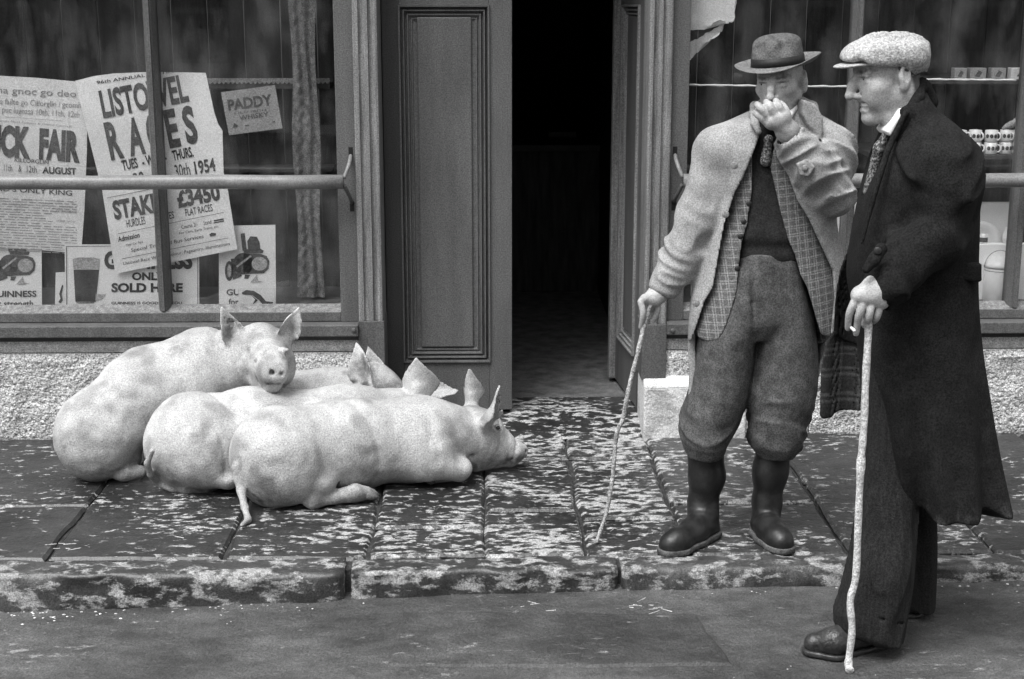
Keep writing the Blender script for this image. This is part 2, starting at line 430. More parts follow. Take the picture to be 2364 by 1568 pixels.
# slab let into the road
def inset_slab(name, quad, thick, m, parent, bev=0.006, n=20, amp=0.0015, seed=0):
    """a stone with an uneven top; quad = four corners (back-left, back-right, front-right, front-left)"""
    a, b, c, d = [np.array(q, float) for q in quad]
    vs = []; fs = []
    def grade(Ln):                                       # fine steps at the arrises, coarse in the middle
        e_ = [0, .004/Ln, .010/Ln, .02/Ln]
        return e_ + [.03/Ln + (1-.06/Ln)*q/(n-8) for q in range(n-7)] + [1-x for x in e_[::-1]]
    gs, gt = grade(np.linalg.norm(b-a)), grade(np.linalg.norm(d-a))
    n = len(gs)-1
    for j in range(n+1):
        for i in range(n+1):
            s, t = gs[i], gt[j]
            p = (a*(1-s)+b*s)*(1-t) + (d*(1-s)+c*s)*t
            e = min(s*np.linalg.norm(b-a), (1-s)*np.linalg.norm(b-a), t*np.linalg.norm(d-a), (1-t)*np.linalg.norm(d-a))
            z = float(vnoise(np.array(p[0]*7+seed), np.array(p[1]*7), np.array(seed*1.3)))*amp*1.6 + float(vnoise(np.array(p[0]*25), np.array(p[1]*25+seed), np.array(0.5)))*amp
            z -= max(0, bev-e)*1.0
            wob = (0.011*float(vnoise(np.array(p[0]*6), np.array(p[1]*6), np.array(seed+3.0)))+.003*float(vnoise(np.array(p[0]*26), np.array(p[1]*26), np.array(seed+5.0))))*math.exp(-e/.05)
            vs.append((p[0]+wob, p[1]+wob*0.7, p[2]+z))
    top = len(vs)
    for j in range(n):
        for i in range(n):
            k = j*(n+1)+i; fs.append([k, k+n+1, k+n+2, k+1])
    rim = [i for i in range(n+1)] + [j*(n+1)+n for j in range(1, n+1)] + [n*(n+1)+i for i in range(n-1, -1, -1)] + [j*(n+1) for j in range(n-1, 0, -1)]
    for k in rim: p = vs[k]; vs.append((p[0], p[1], p[2]-thick))
    R = len(rim)
    for q in range(R):
        fs.append([rim[q], rim[(q+1) % R], top+(q+1) % R, top+q])
    fs.append([top+q for q in range(R)])
    c0 = (a+b+c+d)/4
    return mesh_obj(name, vs, fs, m, parent, False, origin=tuple(c0))
slab_c = [Gr(914, 1412), Gr(1612, 1414), Gr(1692, 1534), Gr(890, 1536)]
slab_c = [p + Vector((0, 0, 0.001)) for p in slab_c]
inset_slab('road_slab', slab_c, 0.05, M['slab'], road, 0.012, 24, 0.0025, 9)

pave = thing('pavement', (0, -0.7, 0), None, None, None, 'structure')
boxo('joint_bed', -6, 6, -1.47, 0.25, -0.2, -0.016, M['earth'], pave, 0)
cols = [-900, -420, 110, 515, 850, 1120, 1357, 1591, 1967, 2305, 2700, 3200]
splits = [[1130], [1160], [1085], [1110], [1218], [1058, 1180], [1058, 1200], [1165], [1120], [1190], [1130]]
xc = [G(u, 1285, 0).x for u in cols]
k = 0
for i in range(len(cols)-1):
    yb = [0.03] + [G(1182, v, 0).y for v in splits[i]] + [-1.405]
    for j in range(len(yb)-1):
        g = 0.0055
        x0, x1 = xc[i]+g, xc[i+1]-g; y0, y1 = yb[j]-g*2.0, yb[j+1]+g*2.0
        z = random.uniform(-0.004, 0.003); tl = random.uniform(-0.003, 0.003)
        inset_slab('flagstone', [(x0, y0, z+tl), (x1, y0, z-tl), (x1, y1, z-tl), (x0, y1, z+tl)], 0.06, M['flag'], pave, 0.010, 26, 0.002, k*3.7)
        k += 1
# kerb
kerb = thing('kerb', (0, -1.5, -0.05), None, None, None, 'structure')
def kerbstone(x0, x1, seed, yf, yb_):
    nx = max(8, int((x1-x0)/0.018)); nt = 16
    prof = []
    for t in range(nt+1):
        s = t/nt
        if s < 0.42: q = s/0.42; prof.append((yb_ + (yf+0.02-yb_)*q, 0.0))
        elif s < 0.58: q = (s-0.42)/0.16*math.pi/2; prof.append((yf+0.02-0.02*math.sin(q), -0.02+0.02*math.cos(q)))
        else: q = (s-0.58)/0.42; prof.append((yf-0.004*math.sin(q*3), -0.02-0.17*q))
    vs = []; fs = []
    for i in range(nx+1):
        x = x0 + (x1-x0)*i/nx; e = min(i, nx-i)*(x1-x0)/nx
        for (y, z) in prof:
            w = min(1, max(0, -(y-yb_)/abs(yf-yb_)))
            a = float(vnoise(np.array(x*9+seed), np.array(y*14), np.array(z*22)))*0.015 + float(vnoise(np.array(x*28), np.array(y*30+seed), np.array(z*40)))*0.008
            rnd = max(0, 0.02-e)*0.9*w
            vs.append((x, y + a*w*w + rnd, z + a*0.35 - rnd*0.5*(1 if z > -0.05 else 0)))
    m_ = nt+1
    for i in range(nx):
        for t in range(nt):
            q = i*m_+t; fs.append([q, q+1, q+m_+1, q+m_])
    fs.append(list(range(m_))[::-1]); fs.append([nx*m_+t for t in range(m_)])
    return mesh_obj('kerbstone', vs, fs, M['kerb'], kerb, True, origin=((x0+x1)/2, yf, 0))
kb = [-1500, -300, 797, 1434, 2085, 2800, 3800]
for i in range(len(kb)-1):
    xa, xb = G(kb[i], 1320, 0).x, G(kb[i+1], 1320, 0).x
    left = kb[i+1] <= 800
    kerbstone(xa + 0.007 + (0.010 if i == 2 else 0), xb-0.007, i*5.1, -1.545 if left else -1.525, -1.412)

# ------------------------------------------------------------------ the shop
shop = thing('shop', (0, 0, 0), 'old shopfront with grey painted woodwork, stone base and two display windows', 'shop')
YS, YW, YA, YG, YD = 0.0, 0.035, 0.0, 0.10, 0.21
X = lambda u, Y, v=500: P(u, v, Y).x
Z = lambda v, Y=0.0, u=1182: P(u, v, Y).z
ZT = 2.45
z_sill_top, z_sill_bot = Z(752, -0.03, 400), Z(779, -0.03, 400)
z_fr_bot, z_fr_top = z_sill_top, Z(716, YW, 400)         # bottom rail of the window frame
z_stone = Z(790, YS, 400)
xl_end, xr_end = -3.6, 3.6
xA0, xA1 = X(823, YA), X(880, YA)                        # left architrave
xB0, xB1 = X(1490, YA), X(1544, YA)                      # right architrave
xGl, xGr = X(781, YW), X(1583, YW)                       # glass edges beside the door

# stone base under the windows: rough course below, dressed course above
def stone_run(x0, x1, edges, seed):
    xs_ = [x0] + edges + [x1]
    zl = Z(816, YS, 400)
    for a, b in zip(xs_[:-1], xs_[1:]):
        for (za, zb, yf, m, nm, amp) in ((-0.02, zl-0.002, YS, M['stone_rough'], 'base_stone', 0.010), (zl+0.002, z_stone, YS+0.012, M['stone_smooth'], 'course_stone', 0.002)):
            nx = max(4, int((b-a)/0.03)); nz = max(2, int((zb-za)/0.03)); vs = []; fs = []
            for i in range(nx+1):
                for j in range(nz+1):
                    x = a+0.002+(b-a-0.004)*i/nx; z = za+(zb-za)*j/nz
                    e = min(min(i, nx-i)*(b-a)/nx, min(j, nz-j)*(zb-za)/nz)
                    y = yf + float(vnoise(np.array(x*17+seed), np.array(z*17), np.array(seed)))*amp + max(0, 0.008-e)
                    vs.append((x, y, z))
            for i in range(nx):
                for j in range(nz):
                    q = i*(nz+1)+j; fs.append([q, q+nz+1, q+nz+2, q+1])
            n0 = len(vs); rim = [i*(nz+1) for i in range(nx+1)] + [nx*(nz+1)+j for j in range(1, nz+1)] + [i*(nz+1)+nz for i in range(nx-1, -1, -1)] + [j for j in range(nz-1, 0, -1)]
            for q in rim: p = vs[q]; vs.append((p[0], 0.3, p[2]))
            R = len(rim)
            for q in range(R): fs.append([rim[q], n0+q, n0+(q+1) % R, rim[(q+1) % R]])
            mesh_obj(nm, vs, fs, m, shop, False, origin=((a+b)/2, yf, za))
stone_run(xl_end, xA0-0.001, [-2.3, -1.18], 2.0)
stone_run(xB1+0.001, xr_end, [1.42, 2.6], 5.0)
# limewashed block at the foot of the right-hand pilaster
zb_top = Z(862, -0.01, 1540)
bm = bmesh.new()
x0, x1 = X(1487, -0.05, 900), X(1725, -0.05, 900)
prof = [(0.02, -0.02), (-0.05, -0.02), (-0.05, zb_top-0.052), (-0.045, zb_top-0.044), (0.030, zb_top), (0.28, zb_top), (0.28, -0.02)]
A_ = [bm.verts.new((x0, y, z)) for y, z in prof]; B_ = [bm.verts.new((x1, y, z)) for y, z in prof]
for i in range(len(prof)): bm.faces.new([A_[i], A_[(i+1) % len(prof)], B_[(i+1) % len(prof)], B_[i]])
bm.faces.new(A_[::-1]); bm.faces.new(B_)
bmesh.ops.bevel(bm, geom=[e for e in bm.edges], offset=0.009, segments=2, profile=0.5, affect='EDGES')
bmesh.ops.triangulate(bm, faces=bm.faces)
bmesh.ops.subdivide_edges(bm, edges=[e for e in bm.edges if e.calc_length() > .04], cuts=5, use_grid_fill=True)
for v_ in bm.verts:
    q_ = .004*float(vnoise(np.array(v_.co.x*22), np.array(v_.co.y*22), np.array(v_.co.z*22), 9)) + .002*float(vnoise(np.array(v_.co.x*70), np.array(v_.co.y*70), np.array(v_.co.z*70), 8))
    v_.co.y += q_; v_.co.z += q_*.7*(v_.co.z > .05)
bm_obj('plinth_block', bm, M['stone_white'], shop)

def fluted(name, x0, x1, yf, z0, z1, m, parent, steps):
    """moulded upright: steps = (fraction along x, depth behind the front)"""
    prof = [(x0+(x1-x0)*f, yf+d) for f, d in steps]
    prof = [(x0, 0.20)] + prof + [(x1, 0.20)]
    vs = []; fs = []; n_ = len(prof)
    for z in (z0, z1):
        for (x, y) in prof: vs.append((x, y, z))
    for i in range(n_-1): fs.append([i, i+1, n_+i+1, n_+i])
    fs.append([n_-1, 0, n_, 2*n_-1]); fs.append(list(range(n_))[::-1]); fs.append([n_+i for i in range(n_)])
    return mesh_obj(name, vs, fs, m, parent, False, origin=((x0+x1)/2, yf, z0))
FL = [(0, 0.004), (0.06, 0), (0.22, 0), (0.26, 0.008), (0.31, 0.011), (0.36, 0.008), (0.42, 0.0), (0.60, 0.0), (0.64, 0.010), (0.70, 0.013), (0.76, 0.010), (0.80, -0.004), (0.90, -0.006), (0.97, -0.004), (1, 0.004)]
zpl = Z(741, YA, 850); zpb = 0.02
fluted('pilaster', xA0, xA1, YA, zpl, ZT, M['paint_pale_lit'], shop, FL)
boxo('pilaster_foot', xA0-0.002, xA1+0.004, YA-0.009, 0.2, zpb, zpl-0.001, M['paint'], shop, 0.002)
fluted('pilaster', xB0, xB1, YA, zpl-0.02, ZT, M['paint_pale_lit'], shop, [(1-f, d) for f, d in FL[::-1]])
boxo('pilaster_foot', xB0-0.004, xB1+0.002, YA-0.009, 0.2, zb_top-0.03, zpl-0.021, M['paint'], shop, 0.002)
# door jamb reveals (behind the pilasters) and fascia
boxo('door_jamb', xA1-0.05, xA1-0.002, 0.2005, 0.30, 0.02, ZT, M['paint_dark_shade'], shop, 0.002)
boxo('door_jamb', xB0+0.002, xB0+0.05, 0.2005, 0.30, 0.02, ZT, M['paint_dark_shade'], shop, 0.002)
boxo('fascia', xl_end, xr_end, -0.06, 0.30, ZT+0.001, ZT+0.5, M['paint'], shop, 0.01)
boxo('upper_wall', xl_end, xr_end, 0.0, 0.30, ZT+0.501, 5.6, M['stone_smooth'], shop, 0.0)

# windows
def window(x0, x1, mull, name):
    z0, z1 = z_fr_bot, ZT
    w = bpy.data.objects.new('display_window', None); COL.objects.link(w); w.parent = shop; w.location = ((x0+x1)/2, YG, z0)
    gz0, gz1 = z_fr_top, 2.25
    boxo('window_rail', x0, x1, YW, YG+0.05, z0+0.001, gz0-0.012, M['paint'], w, 0.003)
    # sloped bead that the pane stands on, its lit top painted paler
    vs = [(x0, YW+0.004, gz0-0.012), (x1, YW+0.004, gz0-0.012), (x1, YG, gz0+0.012), (x0, YG, gz0+0.012), (x0, YG, gz0-0.012), (x1, YG, gz0-0.012)]
    mesh_obj('window_bead', vs, [[0, 1, 2, 3], [3, 2, 5, 4], [0, 3, 4], [1, 5, 2], [0, 4, 5, 1]], M['paint_pale_lit'], w)
    boxo('window_rail', x0, x1, YW, YG+0.05, gz1, z1, M['paint'], w, 0.003)
    for (a, b) in mull:
        vs = []; prof = [(a, YG+0.03), (a, YW+0.045), (a+(b-a)*0.22, YW+0.012), (a+(b-a)*0.30, YW+0.012), (a+(b-a)*0.34, YW), (a+(b-a)*0.66, YW), (a+(b-a)*0.70, YW+0.012), (a+(b-a)*0.78, YW+0.012), (b, YW+0.045), (b, YG+0.03)]
        for z in (gz0-0.005, gz1): vs += [(x, y, z) for x, y in prof]
        n_ = len(prof); fs = [[i, (i+1) % n_, n_+(i+1) % n_, n_+i] for i in range(n_)] + [list(range(n_))[::-1], [n_+i for i in range(n_)]]
        mesh_obj('mullion', vs, fs, M['paint'], w)
    edges = [x0] + [c for ab in mull for c in ab] + [x1]
    for a, b in zip(edges[::2], edges[1::2]):
        boxo('glass_pane', a+0.001, b-0.001, YG, YG+0.004, gz0+0.002, gz1-0.002, M['glass'], w, 0)
    return w
xM0, xM1 = X(350, YW), X(378, YW)
xN0, xN1 = X(1964, YW, 250), X(1991, YW, 250)
xO0, xO1 = X(2346, YW, 500), X(2374, YW, 500)
wl = window(xl_end+0.1, xGl, [(X(-420, YW), X(-392, YW)), (xM0, xM1)], 'l')
wr = window(xGr, xr_end-0.1, [(xN0, xN1), (xO0, xO1)], 'r')
for (a, b) in ((xGl, xA0-0.001), (xB1+0.001, xGr), (xl_end, xl_end+0.1), (xr_end-0.1, xr_end)):
    boxo('window_stile', a+0.0005, b-0.0005, YW-0.003, YG+0.06, z_fr_bot, ZT, M['paint'], shop, 0.002)
for (a, b) in ((xl_end, xA0-0.002), (xB1+0.002, xr_end)):
    s_ = boxo('window_sill', a, b, -0.035, 0.2, z_sill_bot, z_sill_top-0.001, M['paint'], shop, 0.004)
    boxo('sill_shadow_strip', a, b, 0.016, 0.2, z_stone+0.001, z_sill_bot-0.001, M['paint_dark_shade'], shop, 0.001)  # dark strip painting the shadow below the sill
# round bolt heads on the ends of the sills
for u, v in ((817, 762), (1553, 763)):
    p = P(u, v, -0.036); vs, fs = tube([p, p+Vector((0, -0.006, 0)), p+Vector((0, -0.007, 0))], [0.010, 0.009, 0.005], 12)
    mesh_obj('bolt_head', vs, fs, M['paint'], shop, True)

# guard rails before the panes, each end in a forked iron bracket
def guard(xa, xb, ends, nm):
    zr = Z(419, -0.05, 1182); r = 0.0295
    g = bpy.data.objects.new('guard_rail', None); COL.objects.link(g); g.parent = shop; g.location = ((xa+xb)/2, -0.05, zr)
    pts = [(xa+(xb-xa)*i/12, -0.05, zr+0.002*math.sin(i*2.1)) for i in range(13)]
    vs, fs = tube(pts, r, 20); o = mesh_obj('rail_pipe', vs, fs, M['pipe'], g, True)
    for ex, s_ in ends:
        for dz in (1, -1):
            pts = [(ex-s_*0.002, -0.048, zr+dz*0.014), (ex+s_*0.014, -0.03, zr+dz*0.055), (ex+s_*0.020, 0.0, zr+dz*0.080), (ex+s_*0.021, 0.034, zr+dz*0.098)]
            vs, fs = tube(spline(pts, 4), 0.0085, 8); mesh_obj('bracket', vs, fs, M['pipe'] if dz > 0 else M['iron'], g, True)
            boxo('bracket_slot', ex+s_*0.022-0.009, ex+s_*0.022+0.009, YW-0.0045, YW+0.01, zr+dz*0.112-0.022, zr+dz*0.112+0.022, M['slot'], g, 0)
guard(xl_end, X(792, -0.05, 419), [(X(795, -0.05, 419), 1)], 'l')
guard(X(1578, -0.05, 410), xr_end, [(X(1575, -0.05, 410), -1)], 'r')

# doors
xD0, xD1 = X(889, YD), X(1182, YD)
zd0, zd1 = P(1100, 946, YD).z, 2.40
def door_leaf(x0, x1, z0, z1, hinge_right, angle, loc, nm):
    """built flat with its outer face at y = 0, then turned about its hinge"""
    d = bpy.data.objects.new('door_leaf', None); COL.objects.link(d); d.parent = shop
    w = x1-x0
    def part(name, xa, xb, ya, yb, za, zb, m, bev=0.002):
        bm = bmesh.new(); box(bm, xa, xb, ya, yb, za, zb, bev)
        me = bpy.data.meshes.new(name); bmesh.ops.recalc_face_normals(bm, faces=bm.faces); bm.to_mesh(me); bm.free(); me.materials.append(m)
        o = bpy.data.objects.new(name, me); COL.objects.link(o); o.parent = d; return o
    s0 = 0.0; hz = z1-z0
    f = (lambda a: w-a) if hinge_right else (lambda a: a)
    def bar(name, a, b, *rest, **kw):
        xa, xb = sorted((f(a)-(w if hinge_right else 0), f(b)-(w if hinge_right else 0))); return part(name, xa, xb, *rest, **kw)
    pl, pr = 0.135*w, 0.82*w                             # panel opening
    pz0 = Z(834, YD, 1030)-z0; pz1 = Z(14, YD, 1030)-z0
    bar('door_stile', 0, pl, 0, 0.045, 0, hz, M['paint_dark_shade'] if not hinge_right else M['paint'])  # outer stile of the closed leaf darkened to paint the recess shade
    bar('door_stile', pr, w, 0, 0.045, 0, hz, M['paint'])
    bar('door_rail', pl+0.0005, pr-0.0005, 0.0003, 0.045, 0, pz0, M['paint'])
    bar('door_rail', pl+0.0005, pr-0.0005, 0.0003, 0.045, pz1, pz1+0.10, M['paint'])
    bar('door_rail', pl+0.0005, pr-0.0005, 0.0003, 0.045, hz-0.1, hz, M['paint'])
    bar('door_panel', pl, pr, 0.018, 0.035, pz0-0.01, pz1+0.01, M['paint'], bev=0)
    bar('door_panel', pl, pr, 0.018, 0.035, pz1+0.09, hz-0.09, M['paint'], bev=0)
    # raised field of the panel
    bar('panel_field', pl+0.075, pr-0.072, 0.006, 0.018, pz0+0.062, pz1-0.045, M['paint'], bev=0.005)
    # bolection mouldings round the panel, stepped
    for q, (a_, th, y_) in enumerate(((-0.008, 0.016, -0.012), (0.012, 0.012, -0.004), (0.028, 0.014, 0.004), (0.046, 0.012, 0.011))):
        za, zb = pz0+a_, pz1-a_; xa, xb = pl+a_, pr-a_
        def ring():
            bm = bmesh.new()
            for (p0, p1) in (((xa, za), (xb, za)), ((xb, za), (xb, zb)), ((xb, zb), (xa, zb)), ((xa, zb), (xa, za))):
                pass
            o = [(xa, za), (xb, za), (xb, zb), (xa, zb)]; i_ = [(xa+th, za+th), (xb-th, za+th), (xb-th, zb-th), (xa+th, zb-th)]
            sx = (lambda x: f(x)-(w if hinge_right else 0))
            vo = [bm.verts.new((sx(x), 0.019, z)) for x, z in o]; vi = [bm.verts.new((sx(x), 0.019, z)) for x, z in i_]
            to = [bm.verts.new((sx(x+dx), y_, z+dz)) for (x, z), (dx, dz) in zip(o, ((th*.3, th*.3), (-th*.3, th*.3), (-th*.3, -th*.3), (th*.3, -th*.3)))]
            ti = [bm.verts.new((sx(x-dx), y_+0.001, z-dz)) for (x, z), (dx, dz) in zip(i_, ((th*.3, th*.3), (-th*.3, th*.3), (-th*.3, -th*.3), (th*.3, -th*.3)))]
            for k_ in range(4):
                k2 = (k_+1) % 4
                bm.faces.new([vo[k_], vo[k2], to[k2], to[k_]]); bm.faces.new([to[k_], to[k2], ti[k2], ti[k_]]); bm.faces.new([ti[k_], ti[k2], vi[k2], vi[k_]])
            me = bpy.data.meshes.new('panel_moulding'); bmesh.ops.recalc_face_normals(bm, faces=bm.faces); bm.to_mesh(me); bm.free(); me.materials.append(M['paint_pale_lit'] if hinge_right else M['paint'])
            ob = bpy.data.objects.new('panel_moulding', me); COL.objects.link(ob); ob.parent = d
        ring()
    if hinge_right:
        part('astragal', -w-0.012, -w+0.030, -0.030, 0.02, 0.0, hz, M['paint_pale_lit'], bev=0.006)  # paler colour paints the sky light caught by this edge
    d.location = loc; d.rotation_euler = (0, 0, angle)
    return d
lw = xD1-xD0
door_leaf(0, lw, zd0, zd1, False, 0, (xD0, YD, zd0), 'l')
door_leaf(0, lw, zd0, zd1, True, -math.radians(84.5), (X(1477, 0.24), 0.235, zd0), 'r')
# sloping threshold stone
vs = []; fs = []; nx, ny = 30, 16
for i in range(nx+1):
    for j in range(ny+1):
        x = xA1-0.1+(xB0-xA1+0.13)*i/nx; t = j/ny; y = -0.03+0.50*t
        z = 0.004+(zd0-0.018)*min(1, t*1.9)**1.0
        z += 0.004*float(vnoise(np.array(x*9), np.array(y*9), np.array(0.3))) - (0.008 if j == 0 else 0)
        vs.append((x, y, z))
for i in range(nx):
    for j in range(ny): q = i*(ny+1)+j; fs.append([q, q+ny+1, q+ny+2, q+1])
th = mesh_obj('threshold', vs, fs, M['flag'], shop, True)
# dark room behind the door
def room(x0, x1, y0, y1, z0, z1, m, front_open=True):
    r = bpy.data.objects.new('shop_room', None); COL.objects.link(r); r.parent = shop; r.location = ((x0+x1)/2, (y0+y1)/2, z0)
    t = 0.03
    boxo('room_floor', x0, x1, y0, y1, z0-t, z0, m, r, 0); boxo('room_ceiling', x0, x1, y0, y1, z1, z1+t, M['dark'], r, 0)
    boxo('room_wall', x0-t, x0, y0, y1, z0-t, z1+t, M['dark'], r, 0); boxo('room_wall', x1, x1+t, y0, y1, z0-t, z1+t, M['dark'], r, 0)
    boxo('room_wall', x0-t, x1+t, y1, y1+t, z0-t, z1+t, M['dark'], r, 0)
M['room_floor'] = mat('room_floor', 0.07, 0.18, 12, (1, 1, 1), 0.7, 0.4, 30, 0.25)
room(xA1-0.045, xB0+0.045, 0.47, 4.6, zd0-0.02, 2.44, M['room_floor'])
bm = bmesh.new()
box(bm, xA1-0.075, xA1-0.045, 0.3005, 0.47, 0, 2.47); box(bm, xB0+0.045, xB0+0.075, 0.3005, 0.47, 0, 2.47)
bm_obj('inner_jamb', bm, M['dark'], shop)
# display boxes behind the panes
def display(x0, x1, depth, seams):
    r = bpy.data.objects.new('display_case', None); COL.objects.link(r); r.parent = shop; r.location = ((x0+x1)/2, YG, z_fr_top)
    z0, z1 = z_fr_top-0.014, 2.44
    boxo('case_floor', x0, x1, YG+0.051, depth, z0-0.03, z0, M['paint'], r, 0)
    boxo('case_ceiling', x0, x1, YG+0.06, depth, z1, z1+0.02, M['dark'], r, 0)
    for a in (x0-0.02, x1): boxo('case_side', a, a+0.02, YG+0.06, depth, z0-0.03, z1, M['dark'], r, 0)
    n_ = max(3, int((x1-x0)/0.16))
    for i in range(n_):
        boxo('back_board', x0+(x1-x0)*i/n_+0.002, x0+(x1-x0)*(i+1)/n_-0.002, depth+random.uniform(0, 0.006), depth+0.02, z0-0.03, z1+0.02, M['boards'], r, 0.003)
display(xl_end+0.12, xGl+0.03, 0.62, 0)
display(xGr-0.03, xr_end-0.12, 0.75, 0)

# ------------------------------------------------------------------ houses across the street (they close the view of the low sky and stand reflected in the panes)
M['house_pale'] = mat('limewash_wall', 0.50, 0.66, 1.6, rough=0.85, bump=0.3, bscale=12, grain=0.05)
M['house_grey'] = mat('rendered_wall', 0.16, 0.26, 1.6, rough=0.85, bump=0.3, bscale=12, grain=0.05)
M['slate'] = mat('roof_slate', 0.05, 0.09, 4, rough=0.6, bump=0.4, bscale=9)
def house(x0, x1, hgt, m, lab, wins, door):
    y0, y1 = -16.2, -22.0; zb = roadz(0)-.05
    h = thing('terraced_house', ((x0+x1)/2, y0, zb), lab, 'house')
    boxo('wall', x0+.005, x1-.005, y1, y0, zb, hgt, m, h, .01)
    vs = [(x0, y0+.25, hgt), (x1, y0+.25, hgt), (x1, (y0+y1)/2, hgt+2.1), (x0, (y0+y1)/2, hgt+2.1), (x0, y1-.2, hgt), (x1, y1-.2, hgt)]
    mesh_obj('roof', vs, [[0, 1, 2, 3], [3, 2, 5, 4], [0, 3, 4], [1, 5, 2], [0, 4, 5, 1]], M['slate'], h)
    for (wx, wz, ww, wh) in wins:
        f_ = boxo('window', wx-ww/2, wx+ww/2, y0+.001, y0+.06, wz, wz+wh, M['paint_pale_lit'], h, .01)
        for s_ in (0, 1): boxo('pane', wx-ww/2+.06, wx+ww/2-.06, y0+.061, y0+.066, wz+.06+s_*wh/2, wz+wh/2-.03+s_*wh/2, M['ink_window'], f_, 0)
    boxo('door', door-.48, door+.48, y0+.001, y0+.05, zb, 2.05, M['paint_dark_shade'], h, .01)
    boxo('kerb_step', door-.6, door+.6, y0+.051, y0+.45, zb, zb+.12, M['stone_smooth'], h, .01)
M['ink_window'] = mat('far_pane', 0.02, rough=0.1, spec=0.6, grain=0)
house(-12, -5.2, 6.4, M['house_grey'], 'grey rendered terraced house across the street, mirrored in the left window', [(-10.4, 1.0, 1, 1.5), (-7.0, 1.0, 1, 1.5), (-10.4, 3.9, 1, 1.4), (-7.0, 3.9, 1, 1.4)], -8.7)
house(-5.2, 1.4, 7.2, M['house_pale'], 'pale limewashed terraced house across the street, opposite the doorway', [(-4.2, .9, .9, 1.5), (-.2, .9, 1, 1.5), (-3.6, 4.2, 1, 1.4), (-.2, 4.2, 1, 1.4)], -2.2)
house(1.4, 8.6, 6.6, M['house_grey'], 'grey terraced house across the street, mirrored in the right window', [(4.9, 1.0, 1, 1.5), (7.6, 1.0, 1, 1.5), (3.0, 3.9, 1, 1.4), (6.6, 3.9, 1, 1.4)], 3.2)
house(8.6, 15, 7.0, M['house_pale'], 'pale terraced house at the far right across the street', [(10.0, 1.0, 1, 1.5), (13.4, 1.0, 1, 1.5), (10.0, 4.0, 1, 1.4), (13.4, 4.0, 1, 1.4)], 11.7)

M['grit'] = mat('grit', 0.3, 0.6, 40, rough=0.8)
vs = []; fs = []; rg = random.Random(11)
for i in range(420):
    if rg.random() < .45: x, y = rg.uniform(-2, 2), -1.545-abs(rg.gauss(0, .05)); r = rg.uniform(.002, .006)
    elif rg.random() < .7: x, y = rg.uniform(-2.2, 2.2), rg.uniform(-2.3, -1.56); r = rg.uniform(.0015, .0045)
    else: x, y = rg.uniform(-2, 2.2), rg.uniform(-1.4, -.05); r = rg.uniform(.0015, .004)
    z = (roadz(x)-.002-.01*abs(y+1.5)) if y < -1.54 else 0.0
    k = len(vs); a = rg.uniform(0, 3)
    for q in range(5): vs.append((x+r*rg.uniform(.7, 1.5)*math.cos(a+q*1.257), y+r*rg.uniform(.6, 1.1)*math.sin(a+q*1.257), z+.0005))
    vs.append((x, y, z+r*rg.uniform(.3, .8)))
    fs += [[k+q, k+(q+1) % 5, k+5] for q in range(5)] + [[k+4, k+3, k+2, k+1, k]]
tag(mesh_obj('grit', vs, fs, M['grit'], None, False, origin=(0, -1.55, roadz(0))), 'pale grit and chips of stone scattered along the foot of the kerb', 'grit', kind='stuff')

# in the dark of the shop: a counter and a pale notice on the far wall
t = thing('shop_counter', (.45, 3.2, zd0-.02), 'dark wooden counter deep in the unlit shop, barely seen through the doorway', 'counter')
boxo('counter_front', .02, .98, 3.0, 3.4, zd0-.019, .93, M['boards'], t); boxo('counter_top', -.02, .99, 2.95, 3.45, .931, .97, M['paint_dark_shade'], t)
pn = P(1306, 330, 4.5)
tag(boxo('notice', pn.x-.12, pn.x+.08, 4.58, 4.599, pn.z-.1, pn.z+.07, M['stone_white'], None, 0), 'small pale notice on the far wall of the dark shop', 'notice')

M['straw'] = mat('straw', 0.25, 0.5, 60, rough=0.8)
vs = []; fs = []; rg = random.Random(21)
spots_ = [(1500, 1262), (1560, 1282), (1640, 1262), (1430, 1235), (1250, 1060), (1330, 950), (1700, 1300), (980, 1255), (420, 1230), (150, 1260), (1210, 1340), (700, 1390), (1050, 1440), (1500, 1400)]
for (u, v) in spots_:
    for q in range(rg.randint(3, 9)):
        uu, vv_ = u+rg.gauss(0, 28), v+rg.gauss(0, 8)
        c_ = Gr(uu, vv_) if vv_ > 1360 else G(uu, vv_, .002)
        if -1.60 < c_.y < -1.36: continue
        if c_.y < -1.55: c_ = Vector((c_.x, c_.y, roadz(c_.x)-.01*abs(c_.y+1.5)+.001))
        a = rg.gauss(0, .5); L_ = rg.uniform(.012, .045); d_ = Vector((math.cos(a), math.sin(a), rg.uniform(-.05, .08)))*L_/2; w_ = Vector((-math.sin(a), math.cos(a), 0))*.0011
        k = len(vs)
        for e_ in (-1, 1):
            vs += [c_+d_*e_-w_, c_+d_*e_+w_, c_+d_*e_+Vector((0, 0, .0022))]
        fs += [[k, k+3, k+4, k+1], [k+1, k+4, k+5, k+2], [k+2, k+5, k+3, k], [k, k+1, k+2], [k+3, k+5, k+4]]
tag(mesh_obj('straw', vs, fs, M['straw'], None, False, origin=(0, -1, 0)), 'bits of straw trodden on the wet pavement and road', 'straw', kind='stuff')
